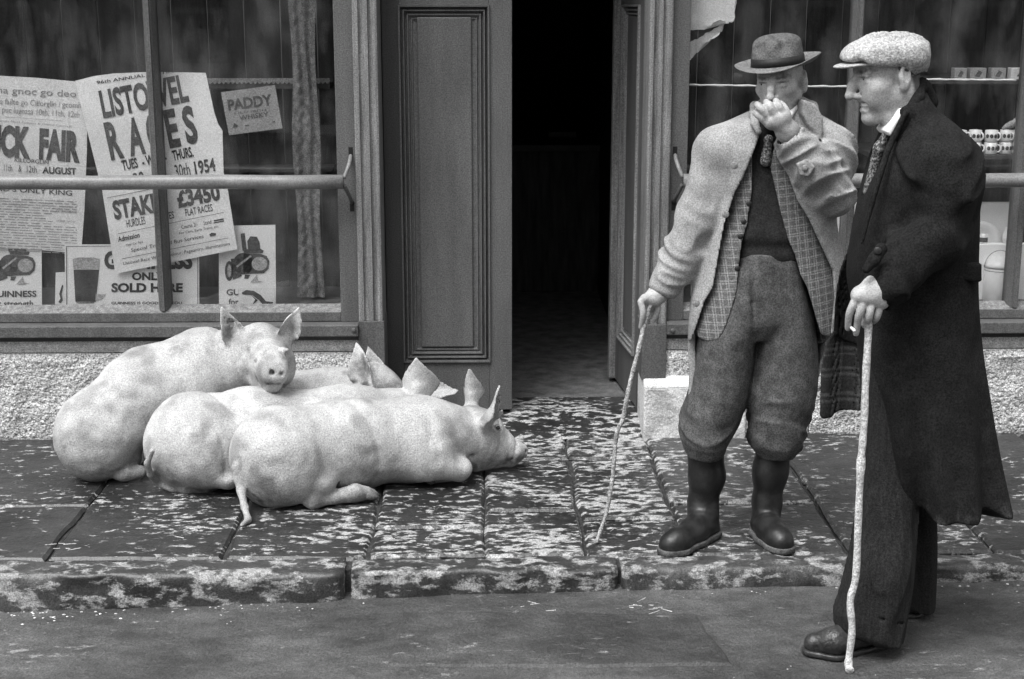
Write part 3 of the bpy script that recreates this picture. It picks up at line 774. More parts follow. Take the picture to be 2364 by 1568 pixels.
# ------------------------------------------------------------------ bills, cards and goods in the windows
M['paper'] = mat('poster_paper', 0.74, 0.82, 5, rough=0.8, bump=0.15, bscale=30, grain=0.10)
M['paper_grey'] = mat('grey_card', 0.26, 0.34, 8, rough=0.8, grain=0.2)
M['paper_old'] = mat('yellowed_paper', 0.62, 0.72, 5, rough=0.8, bump=0.15, bscale=30, grain=0.12)
M['ink'] = mat('printing_ink', 0.045, 0.12, 90, rough=0.7, grain=0.3, lo=.3, hi=.7)
M['ink_black'] = mat('black_ink', 0.02, 0.035, 60, rough=0.7)
M['ink_pale'] = mat('faded_ink', 0.20, 0.36, 90, rough=0.7, grain=0.2)
M['mid'] = mat('grey_print', 0.30, 0.42, 60, rough=0.7)
M['enamel'] = mat('white_enamel', 0.72, 0.78, 8, rough=0.3, spec=0.5, grain=0.03)
M['white_cloth'] = mat('white_cloth', 0.78, 0.84, 6, rough=0.8, grain=0.04)
c1 = lambda x, y: (x*.50255, y*.50255)                                  # the enlargements the measures were read from
c7 = lambda x, y: (x/2.24*.788, (200+y/2.24)*.788)
c8 = lambda x, y: ((240+x/2.24)*.788, (200+y/2.24)*.788)
def paper(name, outline, Yf, m, label, cat, group=None, th=0.0012):
    """a sheet cut to an outline, bent by Yf"""
    n_ = len(outline); cu = sum(p[0] for p in outline)/n_; cv = sum(p[1] for p in outline)/n_
    rings = [1.0, .8, .6, .4, .2]; vs = []; fs = []
    dense = []
    for i in range(n_):
        a, b = outline[i], outline[(i+1) % n_]
        for k in range(4): dense.append((a[0]+(b[0]-a[0])*k/4, a[1]+(b[1]-a[1])*k/4))
    D_ = len(dense)
    for side in (0, th):
        for r in rings:
            for (u, v) in dense:
                uu, vv_ = cu+(u-cu)*r, cv+(v-cv)*r; vs.append(P(uu, vv_, Yf(uu, vv_)+side))
        vs.append(P(cu, cv, Yf(cu, cv)+side))
    half = D_*len(rings)+1
    for s_ in (0, 1):
        o = s_*half
        for r in range(len(rings)-1):
            for k in range(D_):
                q = [o+r*D_+k, o+r*D_+(k+1) % D_, o+(r+1)*D_+(k+1) % D_, o+(r+1)*D_+k]; fs.append(q if s_ else q[::-1])
        for k in range(D_):
            q = [o+(len(rings)-1)*D_+k, o+(len(rings)-1)*D_+(k+1) % D_, o+half-1]; fs.append(q if s_ else q[::-1])
    for k in range(D_): fs.append([k, (k+1) % D_, half+(k+1) % D_, half+k])
    base = P(cu, max(p[1] for p in outline), Yf(cu, cv))
    t = thing(name, tuple(base), label, cat, group)
    mesh_obj('sheet', vs, fs, m, t, False)
    return t
_fc = None
def text_mesh(s, bold):
    cu = bpy.data.curves.new('txt', 'FONT'); cu.body = s; cu.size = 1.0; cu.offset = bold; cu.resolution_u = 3
    o = bpy.data.objects.new('txt', cu); COL.objects.link(o)
    dg = bpy.context.evaluated_depsgraph_get(); dg.update()
    me = bpy.data.meshes.new_from_object(o.evaluated_get(dg))
    V = np.array([tuple(v.co) for v in me.vertices]); Fs = [list(p.vertices) for p in me.polygons]
    bpy.data.objects.remove(o); bpy.data.curves.remove(cu); bpy.data.meshes.remove(me)
    return V, Fs
def letters(lines, Yf, conv, m, parent, name='lettering', lift=0.0022):
    """each line: text, baseline start, baseline end, up vector, boldness"""
    parts = []
    for (s, a, b, up, bold) in lines:
        V, Fs = text_mesh(s, bold)
        if len(V) == 0: continue
        x0, x1 = V[:, 0].min(), V[:, 0].max(); h = 0.73 if s.upper() == s else 0.73
        out = []
        for x, y, _ in V:
            t = (x-x0)/(x1-x0); w = y/h
            px, py = a[0]+(b[0]-a[0])*t+up[0]*w, a[1]+(b[1]-a[1])*t+up[1]*w
            u, v = conv(px, py); out.append(P(u, v, Yf(u, v)-lift))
        parts.append((out, Fs))
    V, Fs = join_vf(parts)
    return mesh_obj(name, V, Fs, m, parent)
def shapes(polys, Yf, conv, m, parent, name, lift=0.0018):
    parts = []
    for pl in polys:
        parts.append(([P(*conv(*p), Yf(*conv(*p))-lift) for p in pl], [list(range(len(pl)))]))
    V, Fs = join_vf(parts); return mesh_obj(name, V, Fs, m, parent)
def rule(a, b, w): return [a, b, (b[0], b[1]+w), (a[0], a[1]+w)]
def oval(cx, cy, rx, ry, n=20, a0=0, a1=2*math.pi): return [(cx+rx*math.cos(a0+(a1-a0)*i/n), cy+ry*math.sin(a0+(a1-a0)*i/n)) for i in range(n)]
PG = 'bills and show cards in the left window'
# race bill
YfL = lambda u, v: .126 + .012*math.sin((u-180)/120.0) + .006*math.sin(v/60.0)
ol = [c1(*p) for p in [(345, 372), (430, 350), (520, 338), (700, 330), (945, 335), (985, 520), (1003, 572), (1022, 600), (1027, 790), (1048, 880), (1090, 1145), (530, 1258), (470, 880), (400, 600)]]
t = paper('race_poster', ol, YfL, M['paper'], 'large white race meeting bill hung crookedly behind the mullion', 'poster', PG)
up = (-33, -172)
letters([('LISTOWEL', (140, 322), (705, 210), (-35, -176), .035), ('R', (190, 594), (278, 575), (-52, -238), .04), ('A', (318, 568), (420, 548), (-36, -236), .04), ('C', (445, 540), (535, 522), (-44, -236), .04), ('E', (575, 515), (652, 500), (-48, -240), .04), ('S', (690, 492), (768, 474), (-46, -236), .04),
         ('28', (345, 772), (415, 757), (-15, -85), .012), ('29', (470, 748), (545, 733), (-15, -85), .012), ('30th', (618, 718), (715, 700), (-15, -85), .012), ('1954', (745, 695), (880, 670), (-14, -84), .03),
         ('STAKES', (215, 990), (562, 924), (-22, -118), .045), ('£3450', (632, 912), (912, 858), (-20, -104), .045)], YfL, c8, M['ink'], t, 'headline')
letters([('96th ANNUAL MEETING', (98, 105), (640, 22), (-3, -22), .01), ('TUES', (268, 671), (370, 650), (-14, -66), .03), ('- WED -', (400, 645), (560, 612), (-14, -66), .03), ('THURS.', (600, 606), (735, 578), (-14, -66), .03),
         ('HURDLES', (297, 1046), (420, 1022), (-10, -52), .006), ('CHASES', (478, 1008), (608, 984), (-8, -48), .006), ('FLAT RACES', (682, 971), (860, 936), (-8, -48), .006),
         ('Admission', (238, 1140), (380, 1110), (-4, -34), .02), ('Course 2/-', (655, 1056), (760, 1036), (-4, -28), .0), ('Stand', (800, 1030), (850, 1019), (-4, -28), .0), ('Your Car Park', (290, 1168), (402, 1146), (-2, -16), 0), ('Special Train and Bus Services', (325, 1206), (800, 1112), (-4, -24), 0), ('For Cars, Early Trains etc.', (640, 1092), (900, 1044), (-2, -18), 0),
         ('Listowel Race Week   Colour, Pageantry, Illuminations', (272, 1292), (972, 1160), (-3, -22), 0)], YfL, c8, M['ink_black'], t, 'small_print')
shapes([rule((165, 850), (440, 795), 3), rule((238, 1085), (930, 945), 3), rule((262, 1250), (960, 1112), 3), [(835, 1092), (850, 1080), (880, 1084), (878, 1098), (845, 1106)], rule((865, 998), (930, 985), 9), rule((865, 1012), (932, 999), 7)], YfL, c8, M['ink_black'], t, 'rules')
# fair bill
YfP = lambda u, v: .150 + .010*math.sin((u+40)/80.0) + .006*math.sin(v/70.0)
t = paper('fair_poster', [c1(*p) for p in [(-420, 340), (-150, 344), (0, 348), (170, 358), (340, 374), (403, 386), (399, 700), (388, 960), (373, 1166), (195, 1150), (-420, 1120)]], YfP, M['paper_old'], 'large fair bill with dense small print at the window’s left end', 'poster', PG)
letters([('PUCK', (-150, 553), (197, 580), (4, -190), .06), ('FAIR', (255, 584), (522, 606), (4, -188), .06), ('11th', (25, 675), (80, 678), (1, -46), .0), ('&', (120, 679), (140, 680), (1, -46), .0), ('12th', (175, 683), (240, 687), (1, -46), .0), ('AUGUST', (278, 688), (500, 698), (1, -44), .03), ('KILLORGLIN', (95, 614), (318, 630), (1, -27), .006), ("IRELAND'S ONLY KING", (-190, 792), (472, 836), (1, -34), .012)], YfP, c7, M['ink'], t, 'headline')
L2 = [('na gnoc go deo', (-20, 162), (500, 190), (2, -46), .004), ('mile failte go Cillorglin i gcomh', (-60, 232), (532, 262), (2, -40), .0), ('a puc lugnasa 10th, 11th, 12th', (-20, 288), (520, 324), (2, -42), .0), ("World's Most Famous & Oldest Carnival", (-40, 346), (467, 388), (1, -14), .0), ('ENTERTAINMENTS', (372, 944), (497, 950), (0, -16), .0), ('HORSE SHOW', (372, 1008), (495, 1014), (0, -14), 0)]
letters(L2, YfP, c7, M['ink_pale'], t, 'irish_lettering')
rows = []
rr_ = random.Random(5)
for i in range(21):
    y0 = 852+i*17; x = -120
    while x < 500:
        w = rr_.uniform(30, 95)
        if not (355 < x+w and 925 < y0 < 1022): rows.append(rule((x, y0+.045*x), (min(x+w, 505), y0+.045*min(x+w, 505)), rr_.uniform(3.5, 6)))
        x += w+rr_.uniform(6, 24)
rows.append(rule((35, 318), (410, 345), 2.5)); rows.append(rule((-100, 888), (500, 915), 2))
shapes(rows, YfP, c7, M['ink_pale'], t, 'small_print')
# whiskey card
Yp = lambda u, v: .125+.0002*(u-560)
t = paper('whisky_card', [c1(*p) for p in [(1015, 424), (1140, 408), (1263, 391), (1298, 590), (1170, 606), (1052, 622)]], Yp, M['paper_grey'], 'small grey whisky card stuck crooked high on the left window', 'card', PG)
letters([('PADDY', (962, 276), (1252, 238), (-10, -70), .035)], Yp, c8, M['ink'], t, 'headline')
letters([('WHISKY', (1035, 342), (1225, 316), (-4, -32), .012), ('OLD IRISH', (1000, 302), (1210, 280), (-2, -15), 0)], Yp, c8, M['ink'], t, 'lettering')
shapes([[(988, 392), (1000, 358), (1028, 380)], rule((1072, 374), (1098, 370), 8), rule((1250, 350), (1268, 347), 8)], Yp, c8, M['ink'], t, 'marks')
# stout cards
Yc = lambda u, v: .152
t = paper('stout_card', [c1(*p) for p in [(297, 1124), (915, 1120), (915, 1411), (300, 1415)]], Yc, M['paper'], 'wide white show card with a glass of stout', 'card', PG, .004)
letters([('GUINNESS', (146, 1312), (726, 1310), (0, -112), .05), ('ONLY', (328, 1389), (545, 1388), (0, -49), .045), ('SOLD HERE', (193, 1467), (662, 1467), (0, -57), .045), ('GUINNESS IS GOOD FOR YOU', (193, 1550), (657, 1549), (0, -18), .02)], Yc, c8, M['ink_black'], t, 'lettering')
shapes([[(338, 1240), (455, 1240), (441, 1385), (430, 1392), (355, 1392), (346, 1385)]], Yc, c1, M['ink_black'], t, 'glass_of_stout')
shapes([[(334, 1190), (360, 1183), (430, 1183), (458, 1190), (455, 1238), (338, 1238)], [(440, 1350), (486, 1352), (470, 1375), (438, 1384)], [(350, 1386), (437, 1386), (432, 1394), (356, 1394)]], Yc, c1, M['mid'], t, 'foam')
shapes([rule((303, 1131), (909, 1127), 2.5), [(303, 1131), (306, 1131), (308, 1409), (305, 1409)], [(907, 1128), (909.5, 1128), (909.5, 1406), (907, 1406)]], Yc, c1, M['ink_black'], t, 'border', .0025)
def strength(off, lab, dy):
    Yd = lambda u, v: .168
    t = paper('strength_card', [c1(x+off, y+dy) for x, y in [(1005, 1038), (1265, 1033), (1268, 1408), (1006, 1410)]], Yd, M['paper'], lab, 'card', PG, .004)
    c = lambda x, y: c1(x+off, y+dy)
    shapes([oval(1118, 1212, 48, 50), [(1118, 1163), (1195, 1166), (1225, 1176), (1238, 1200), (1234, 1235), (1212, 1256), (1118, 1260)], [(1105, 1074), (1124, 1071), (1134, 1150), (1114, 1152)], [(1140, 1150), (1136, 1108), (1150, 1086), (1180, 1088), (1192, 1112), (1196, 1146)], [(1118, 1150), (1140, 1144), (1196, 1142), (1212, 1152), (1206, 1164), (1120, 1162)],
            oval(1053, 1245, 20, 46), [(1060, 1190), (1100, 1185), (1110, 1270), (1070, 1285)], [(1125, 1262), (1150, 1262), (1140, 1282), (1122, 1280)]], Yd, c, M['ink'], t, 'engine_picture')
    shapes([oval(1192, 1212, 36, 32), oval(1053, 1245, 9, 30), [(1085, 1222), (1150, 1172), (1156, 1178), (1090, 1230)], [(1160, 1286), (1180, 1262), (1186, 1290), (1212, 1296), (1150, 1298)]], Yd, c, M['mid'], t, 'picture_highlight', .0028)
    letters([('GUINNESS', (1028 if off < 0 else 1040, 1356), (1243, 1355), (0, -28), .03), ('for strength', (1030 if off < 0 else 1050, 1400), (1228, 1400), (0, -29), .015)], Yd, c, M['ink'], t)
strength(0, 'stout card with a barrel engine picture, right of the race bill, partly covered', 0)
strength(-1075, 'stout card with a barrel engine picture, cut by the photo’s left edge', 8)
Ys = lambda u, v: .140
t = paper('picture_card', [c1(*p) for p in [(1095, 1324), (1265, 1324), (1265, 1409), (1096, 1409)]], Ys, M['paper_old'], 'little card with a dark bird propped in front of a stout card', 'card', PG, .002)
shapes([[(1112, 1343), (1130, 1333), (1165, 1336), (1198, 1356), (1222, 1384), (1256, 1388), (1250, 1399), (1210, 1403), (1190, 1380), (1160, 1357), (1130, 1355), (1112, 1352)], [(1150, 1352), (1185, 1380), (1160, 1400), (1172, 1376)]], Ys, c1, M['ink_black'], t, 'bird_picture')
t = paper('narrow_card', [c1(*p) for p in [(256, 1252), (300, 1250), (300, 1413), (252, 1413)]], lambda u, v: .178, M['paper'], 'narrow white card half hidden behind the wide stout card', 'card', PG, .003)
shapes([[(285, 1308), (291, 1312), (284, 1352), (288, 1380), (278, 1394), (268, 1388), (277, 1372), (272, 1350)]], lambda u, v: .178, c1, M['ink_black'], t, 'figure_picture')

# lace curtain hanging at the side of the left window
vs = []; fs = []; nx, nz = 34, 260
x0, x1, zt, zb = X(683, .30), X(742, .30), 2.40, z_fr_top
for i in range(nx+1):
    for j in range(nz+1):
        s, q = i/nx, j/nz; z = zt+(zb-zt)*q
        x = x0+(x1-x0)*s + .006*math.sin(z*9+s*3)
        rel = .0018*math.sin(2*math.pi*(z*17+1.5*abs(s-.5)*2)) + .0015*float(vnoise(np.array(s*9), np.array(z*60), np.array(.5)))
        vs.append((x, .30+.007*math.cos(s*math.pi*5.2+.4*math.sin(z*3))+rel, z))
for i in range(nx):
    for j in range(nz): q = i*(nz+1)+j; fs.append([q, q+nz+1, q+nz+2, q+1])
tag(mesh_obj('curtain', vs, fs, M['curtain'], None, True, origin=((x0+x1)/2, .30, zb)), 'narrow patterned lace curtain hanging at the right of the left window', 'curtain')
# a shelf edged with scalloped paper behind the bills
xs0, xs1 = X(300, .42), X(770, .42)
t = thing('display_shelf', ((xs0+xs1)/2, .45, Z(190, .42)), 'dark display shelf edged with scalloped paper in the left window', 'shelf')
boxo('shelf_board', xs0, xs1, .42, .60, Z(205, .42), Z(192, .42), M['boards'], t)
vs = []; fs = []
n_ = 46
for i in range(n_*6+1):
    x = xs0+(xs1-xs0)*i/(n_*6); vs += [(x, .416, Z(180, .42)), (x, .416, Z(188, .42)-.010*abs(math.sin(i/6*math.pi)))]
for i in range(n_*6): fs.append([2*i, 2*i+1, 2*i+3, 2*i+2])
mesh_obj('shelf_edging', vs, fs, M['ink_pale'], t)
t = thing('lower_shelf', ((xs0+xs1)/2, .45, Z(396, .42)), 'dark lower shelf at rail height in the left window', 'shelf')
boxo('shelf_board', xs0, xs1, .42, .60, Z(398, .42), Z(388, .42), M['boards'], t)

# ---- right window
def lathe(prof, c, m, name, parent, n=24, smooth=True):
    c = Vector(c); vs = []; fs = []
    for (r, z) in prof:
        for k in range(n): th = 2*math.pi*k/n; vs.append(c+Vector((r*math.cos(th), r*math.sin(th), z)))
    for i in range(len(prof)-1):
        for k in range(n): fs.append([i*n+k, i*n+(k+1) % n, (i+1)*n+(k+1) % n, (i+1)*n+k])
    fs.append(list(range(n))[::-1]); fs.append([(len(prof)-1)*n+k for k in range(n)])
    return mesh_obj(name, vs, fs, m, parent, smooth)
def handle(c, r, h, ang, m, parent, name='handle', th=.004):
    pts = []
    for i in range(9):
        a = -math.pi/2+math.pi*i/8; d = .012+r*.55*math.cos(a); z = h*.5+h*.32*math.sin(a)
        pts.append((c[0]+math.cos(ang)*(r-.012+d), c[1]+math.sin(ang)*(r-.012+d), c[2]+z))
    vs, fs = tube(pts, th, 8); return mesh_obj(name, vs, fs, m, parent, True)
zf = z_fr_top-.014
# white cloth stand behind the crockery
xw0, xw1 = X(1600, .33), X(2343, .33)
bm = bmesh.new(); box(bm, xw0, xw1, .33, .36, zf, Z(471, .33), .004); tag(bm_obj('white_board', bm, M['white_cloth'], None, origin=((xw0+xw1)/2, .345, zf)), 'bright white backing board low in the right window', 'board')
yp = .215; cpt = P(2303, 640, yp); r = (X(2334, yp)-X(2272, yp))/2
zb_ = zf; zt_ = Z(622, yp)
t = thing('milk_can', (cpt.x, yp, zb_), 'white enamel lidded can before the white board', 'can')
lathe([(r*.94, 0), (r, .004), (r, zt_-zb_), (r*.98, zt_-zb_+.002)], (cpt.x, yp, zb_), M['enamel'], 'can_body', t)
lathe([(r*1.04, zt_-zb_+.0025), (r*1.04, zt_-zb_+.012), (r*.95, zt_-zb_+.022), (r*.7, zt_-zb_+.04), (r*.3, zt_-zb_+.05), (r*.12, zt_-zb_+.052)], (cpt.x, yp, zb_), M['enamel'], 'lid', t)
for dz in (-.012, .001): lathe([(r*1.012, zt_-zb_+dz), (r*1.03, zt_-zb_+dz+.002), (r*1.012, zt_-zb_+dz+.004)], (cpt.x, yp, zb_), M['mid'], 'dark_band', t)
pts = [(cpt.x+(r+.006)*math.cos(a), yp-.01, zt_+.006+.072*math.sin(a)) for a in [math.pi*i/14 for i in range(15)]]
vs, fs = tube(pts, .0022, 6); mesh_obj('wire_handle', vs, fs, M['mid'], t, True)
pl_ = P(2262, 560, .31); t = thing('plate', (pl_.x, .31, pl_.z-.07), 'white plate standing against the white board', 'plate')
bm = bmesh.new(); bmesh.ops.create_circle(bm, cap_ends=False, radius=.095, segments=32)
bm.free(); vs = []; fs = []
for (rr, y) in ((.002, .012), (.05, .012), (.062, .006), (.095, -.004), (.096, 0.0), (.062, .012), (.002, .018)):
    for k in range(32): th = 2*math.pi*k/32; vs.append((pl_.x+rr*math.cos(th), .305+y, pl_.z+rr*math.sin(th)))
for i in range(6):
    for k in range(32): fs.append([i*32+k, i*32+(k+1) % 32, (i+1)*32+(k+1) % 32, (i+1)*32+k])
mesh_obj('plate_body', vs, fs, M['enamel'], t, True)
jz = P(2273, 563, .25).z; jx = P(2273, 563, .25).x
boxo_t = thing('crate', (jx+.06, .26, zf), 'low white box on which small goods stand in the right window', 'box')
boxo('box_body', jx-.10, jx+.22, .245, .292, zf, jz-.001, M['white_cloth'], boxo_t)
t = thing('jar', (jx, .268, jz), 'small jar with a dark label on the low white box', 'jar')
lathe([(.017, 0), (.018, .003), (.018, .03), (.014, .036), (.014, .042)], (jx, .268, jz), M['enamel'], 'jar_body', t); lathe([(.0184, .006), (.0186, .007), (.0186, .026), (.0184, .027)], (jx, .268, jz), M['ink'], 'jar_label', t)
kx = P(2332, 563, .25).x
t = thing('jug', (kx, .268, jz), 'small pale jug with a curved handle beside the jar', 'jug')
lathe([(.022, 0), (.028, .012), (.030, .03), (.022, .05), (.018, .06), (.022, .07)], (kx, .268, jz), M['enamel'], 'jug_body', t); handle((kx, .268, jz), .026, .065, .1, M['mid'], t, th=.0035)
# shelf of mugs, stacked two high
ym = .20; zs = Z(358, ym)
t = thing('mug_shelf', (X(2290, ym), ym, zs), 'dark shelf carrying stacked mugs in the right window', 'shelf')
boxo('shelf_board', X(2010, ym), X(2420, ym), ym-.04, .74, zs-.022, zs-.0005, M['boards'], t)
mug_proto = None; kk = 0
for i, u in enumerate((2204, 2240, 2275, 2311, 2339)):
    for j in (0, 1):
        c = Vector((X(u, ym), ym+.01*(i % 2), zs+j*.0520)); h_ = .050; rm = .0275
        words = ['fifth and rightmost', 'fourth', 'third', 'second', 'leftmost'][::-1]
        lb = '%s mug stacked %s on the shelf of the right window' % (['leftmost', 'second', 'third', 'fourth', 'rightmost'][i] + ' patterned white', 'uppermost' if j else 'at the bottom')
        if mug_proto is None:
            mt = thing('mug', tuple(c), lb, 'mug', 'mugs on the window shelf')
            lathe([(rm*.9, 0), (rm, .003), (rm, h_), (rm*.9, h_+.0005), (rm*.88, .006)], tuple(c), M['enamel'], 'mug_body', mt); handle(tuple(c), rm, h_, -.9, M['enamel'], mt)
            pats = []
            for q in range(5):
                a = -2.6+q*.62; bm = bmesh.new(); p_ = c+Vector((math.cos(a)*(rm+.0008), math.sin(a)*(rm+.0008), .026))
                bmesh.ops.create_uvsphere(bm, u_segments=8, v_segments=6, radius=.0075, matrix=Matrix.Translation(p_) @ Matrix.Rotation(a, 4, 'Z') @ Matrix.Diagonal((.12, 1, 1.2, 1)))
                bm_obj('painted_flower', bm, M['ink'], mt, True)
            mug_proto = mt; kids = list(mt.children)
        else:
            mt = mug_proto.copy(); COL.objects.link(mt); mt.location = c; mt['label'] = lb; mt.rotation_euler = (0, 0, random.uniform(-.5, .5))
            for ch in kids:
                d = ch.copy(); COL.objects.link(d); d.parent = mt
        kk += 1
cj = Vector((X(2318, ym), ym, zs+.105))
t = thing('cream_jug', tuple(cj), 'pale jug leaning on top of the stacked mugs', 'jug')
S_ = [(-.036, .002, .006), (-.02, .012, .012), (.0, .020, .016), (.014, .030, .014), (.022, .044, .008), (.026, .052, .007)]
vs, fs = tube([cj+Vector((a, 0, b)) for a, b, _ in S_], [r_ for _, _, r_ in S_], 12); mesh_obj('jug_body', vs, fs, M['mid'], t, True)
# row of cartons on the top shelf
zt2 = Z(184, .22)
t = thing('top_shelf', (X(2265, .22), .22, zt2), 'dark top shelf of cartons in the right window', 'shelf')
boxo('shelf_board', X(2010, .22), X(2420, .22), .18, .74, zt2-.02, zt2-.0005, M['boards'], t)
for i, (ua, ub) in enumerate(((2178, 2206), (2214, 2250), (2261, 2294), (2306, 2352))):
    xa, xb = X(ua, .22), X(ub, .22)
    t = thing('carton', ((xa+xb)/2, .22, zt2), '%s of the four small printed cartons on the top shelf' % ('first from left', 'second from left', 'third from left', 'rightmost and widest')[i], 'carton', 'cartons on the top shelf')
    boxo('carton_box', xa, xb, .20, .25, zt2, zt2+.047, M['paper_grey'] if i < 3 else M['paper_old'], t, .002)
    mx_ = (xa+xb)/2; w_ = (xb-xa)*.24
    mesh_obj('carton_label', [(mx_-w_, .199, zt2+.012), (mx_+w_*.3, .199, zt2+.010), (mx_+w_, .199, zt2+.03), (mx_, .199, zt2+.038)], [[0, 1, 2, 3]], M['ink'], t)
# cords across the panes, ragged pale sheet in the corner standing in for a reflection
def cord(a, b, sag, lab):
    pts = [Vector(P(a[0]+(b[0]-a[0])*i/24, a[1]+(b[1]-a[1])*i/24, .125))+Vector((0, 0, -sag*math.sin(math.pi*i/24)+.001*math.sin(i*2.3))) for i in range(25)]
    vs, fs = tube(pts, [.0042+.0008*math.sin(i*1.7) for i in range(25)], 8); tag(mesh_obj('cord', vs, fs, M['white_cloth'], None, True, origin=tuple(pts[0])), lab, 'cord', 'white cords across the right window')
cord((1586, 196), (1966, 200), .001, 'white cord stretched behind the pane at the man in the hat')
cord((1990, 181), (2346, 185), .001, 'white cord stretched behind the pane right of the flat cap')
c2_ = lambda x, y: (1536.6+x*.2, y*.2)
Yt = lambda u, v: .135+.01*math.sin(u/14.0)+.006*math.sin(v/9.0)
t = thing('ragged_reflection', tuple(P(1630, 130, .14)), 'ragged pale sheet added as a bright reflection in the top left corner of the right window', 'paper')
def torn(poly, nm, m, Yt):
    rnd = random.Random(3); out = []
    for i in range(len(poly)):
        a, b = poly[i], poly[(i+1) % len(poly)]
        for k in range(5): out.append((a[0]+(b[0]-a[0])*k/5+rnd.uniform(-9, 9)*(k > 0), a[1]+(b[1]-a[1])*k/5+rnd.uniform(-9, 9)*(k > 0)))
    top = [P(*c2_(*p), Yt(*c2_(*p))) for p in out]
    bm = bmesh.new(); f = bm.faces.new([bm.verts.new(p) for p in top]); bmesh.ops.triangulate(bm, faces=[f])
    r_ = bmesh.ops.extrude_face_region(bm, geom=list(bm.faces)); bmesh.ops.translate(bm, verts=[g for g in r_['geom'] if isinstance(g, bmesh.types.BMVert)], vec=(0, .002, 0))
    return bm_obj(nm, bm, m, t)
torn([(240, -330), (840, -330), (800, 0), (822, 40), (795, 90), (800, 190), (770, 260), (690, 270), (680, 235), (600, 240), (540, 262), (520, 300), (455, 300), (440, 345), (240, 350)], 'sheet', M['paper'], Yt)
torn([(250, 640), (290, 480), (400, 430), (560, 330), (680, 262), (660, 340), (580, 430), (440, 500), (380, 590), (320, 660), (250, 720)], 'reflection_strip', M['paper_old'], lambda u, v: Yt(u, v)+.012)
# ------------------------------------------------------------------ pigs
def sculpt_obj(name, S, m, parent, tint=None, it=2, extra=None):
    V, Fq = S.mesh(); V = relax(V, Fq, it)
    if extra is not None:
        for (v2, f2) in extra:
            v2 = np.array([tuple(p) for p in v2]); o = len(V)
            V = np.concatenate([V, v2]); Fq = np.concatenate([Fq, np.array(f2)+o])
    o = mesh_obj(name, V, Fq, m, parent, True)
    if tint is not None:
        a = o.data.attributes.new('tint', 'FLOAT', 'POINT'); a.data.foreach_set('value', np.asarray(tint(V), np.float32))
    return o
def A(p): return np.array(tuple(p), float)
def axes(z, x):
    """rotation with columns x, y, z : z along the given axis, x as near as possible to the second"""
    z = A(z)/np.linalg.norm(z); x = A(x) - z*(A(x)@z); x /= np.linalg.norm(x); y = np.cross(z, x)
    return np.stack([x, y, z], 1)
def ear(S, base, tip, face, width, thick=0.013, hollow=True, k=0.012, base_r=0.03):
    """pointed, slightly cupped ear; face = direction its hollow looks"""
    base, tip, face = A(base), A(tip), A(face)
    ax = tip-base; Ln = np.linalg.norm(ax); R = axes(ax, np.cross(face, ax)); xx, yy, zz = R[:, 0], R[:, 1], R[:, 2]
    if yy @ face < 0: yy = -yy; xx = -xx
    def f(X, Y, Z):
        dx, dy, dz = X-base[0], Y-base[1], Z-base[2]
        s = dx*xx[0]+dy*xx[1]+dz*xx[2]; n = dx*yy[0]+dy*yy[1]+dz*yy[2]; t = (dx*zz[0]+dy*zz[1]+dz*zz[2])/Ln
        w = width*np.where(t < 0.35, 0.62+0.38*np.sin(np.clip(t/0.35, -0.2, 1)*math.pi/2), np.clip(1-(np.clip((t-0.35)/0.66,0,1))**1.25, 0.03, 1))
        curl = 2.6*(s**2)/max(width, 1e-3)*0.32 - 0.10*Ln*np.clip(t, 0, 1)**2*1.0
        dn = np.abs(n - curl) - thick*0.5
        ds = np.abs(s) - w; dt = np.maximum((t-1.0)*Ln, (-0.05-t)*Ln)
        return np.maximum(np.maximum(dn, ds*0.8), dt)
    e = abs(xx)*width + abs(yy)*(0.1*Ln+width*0.9) + 0.01
    lo = np.minimum(base, tip)-e; hi = np.maximum(base, tip)+e
    S.func(f, lo, hi, k)
    S.cone(base-zz*0.01, base+zz*Ln*0.22, base_r, base_r*0.45, 0.03)
def wrinkle(S, a, b, rad, amp, freq, seed, skew=4.0, side=7.0, sign=-1):
    a, b = A(a), A(b); ax = b-a; Ln = np.linalg.norm(ax); R = axes(ax, (0.3, 1, 0.1)); xx, yy, zz = R[:, 0], R[:, 1], R[:, 2]
    def f(X, Y, Z):
        dx, dy, dz = X-a[0], Y-a[1], Z-a[2]
        t = dx*zz[0]+dy*zz[1]+dz*zz[2]; p = dx*xx[0]+dy*xx[1]+dz*xx[2]; q = dx*yy[0]+dy*yy[1]+dz*yy[2]
        m = np.clip(t/Ln*4+0.6, 0, 1)*np.clip((1-t/Ln)*4+0.6, 0, 1)*np.clip((rad-np.sqrt(p*p+q*q))/0.02, 0, 1)
        w = vnoise(t*freq + p*skew, p*side, q*side + 7, seed)
        r_ = 1-np.abs(w)*1.5
        return (sign*amp*m*(1.3*np.clip(r_, 0, 1)**(2.5 if sign > 0 else 1.6)-0.42)).astype(np.float32)
    e = rad
    S.ops.append((f, np.minimum(a, b)-e, np.maximum(a, b)+e, 0.0, 'd'))
def pig_mat():
    m = mat('pig_hide', 0.26, 0.44, 5.0, (1, 1, 1), 0.62, 0.7, 140, 0.17, 210, lo=0.30, hi=0.62, spec=0.25, attr='tint', detail=6, bdist=0.003)
    return m
M['pig'] = pig_mat(); M['eye'] = mat('dark_eye', 0.012, rough=0.15, spec=0.6, grain=0); M['hoof'] = mat('hoof', 0.10, 0.2, 30, rough=0.6)
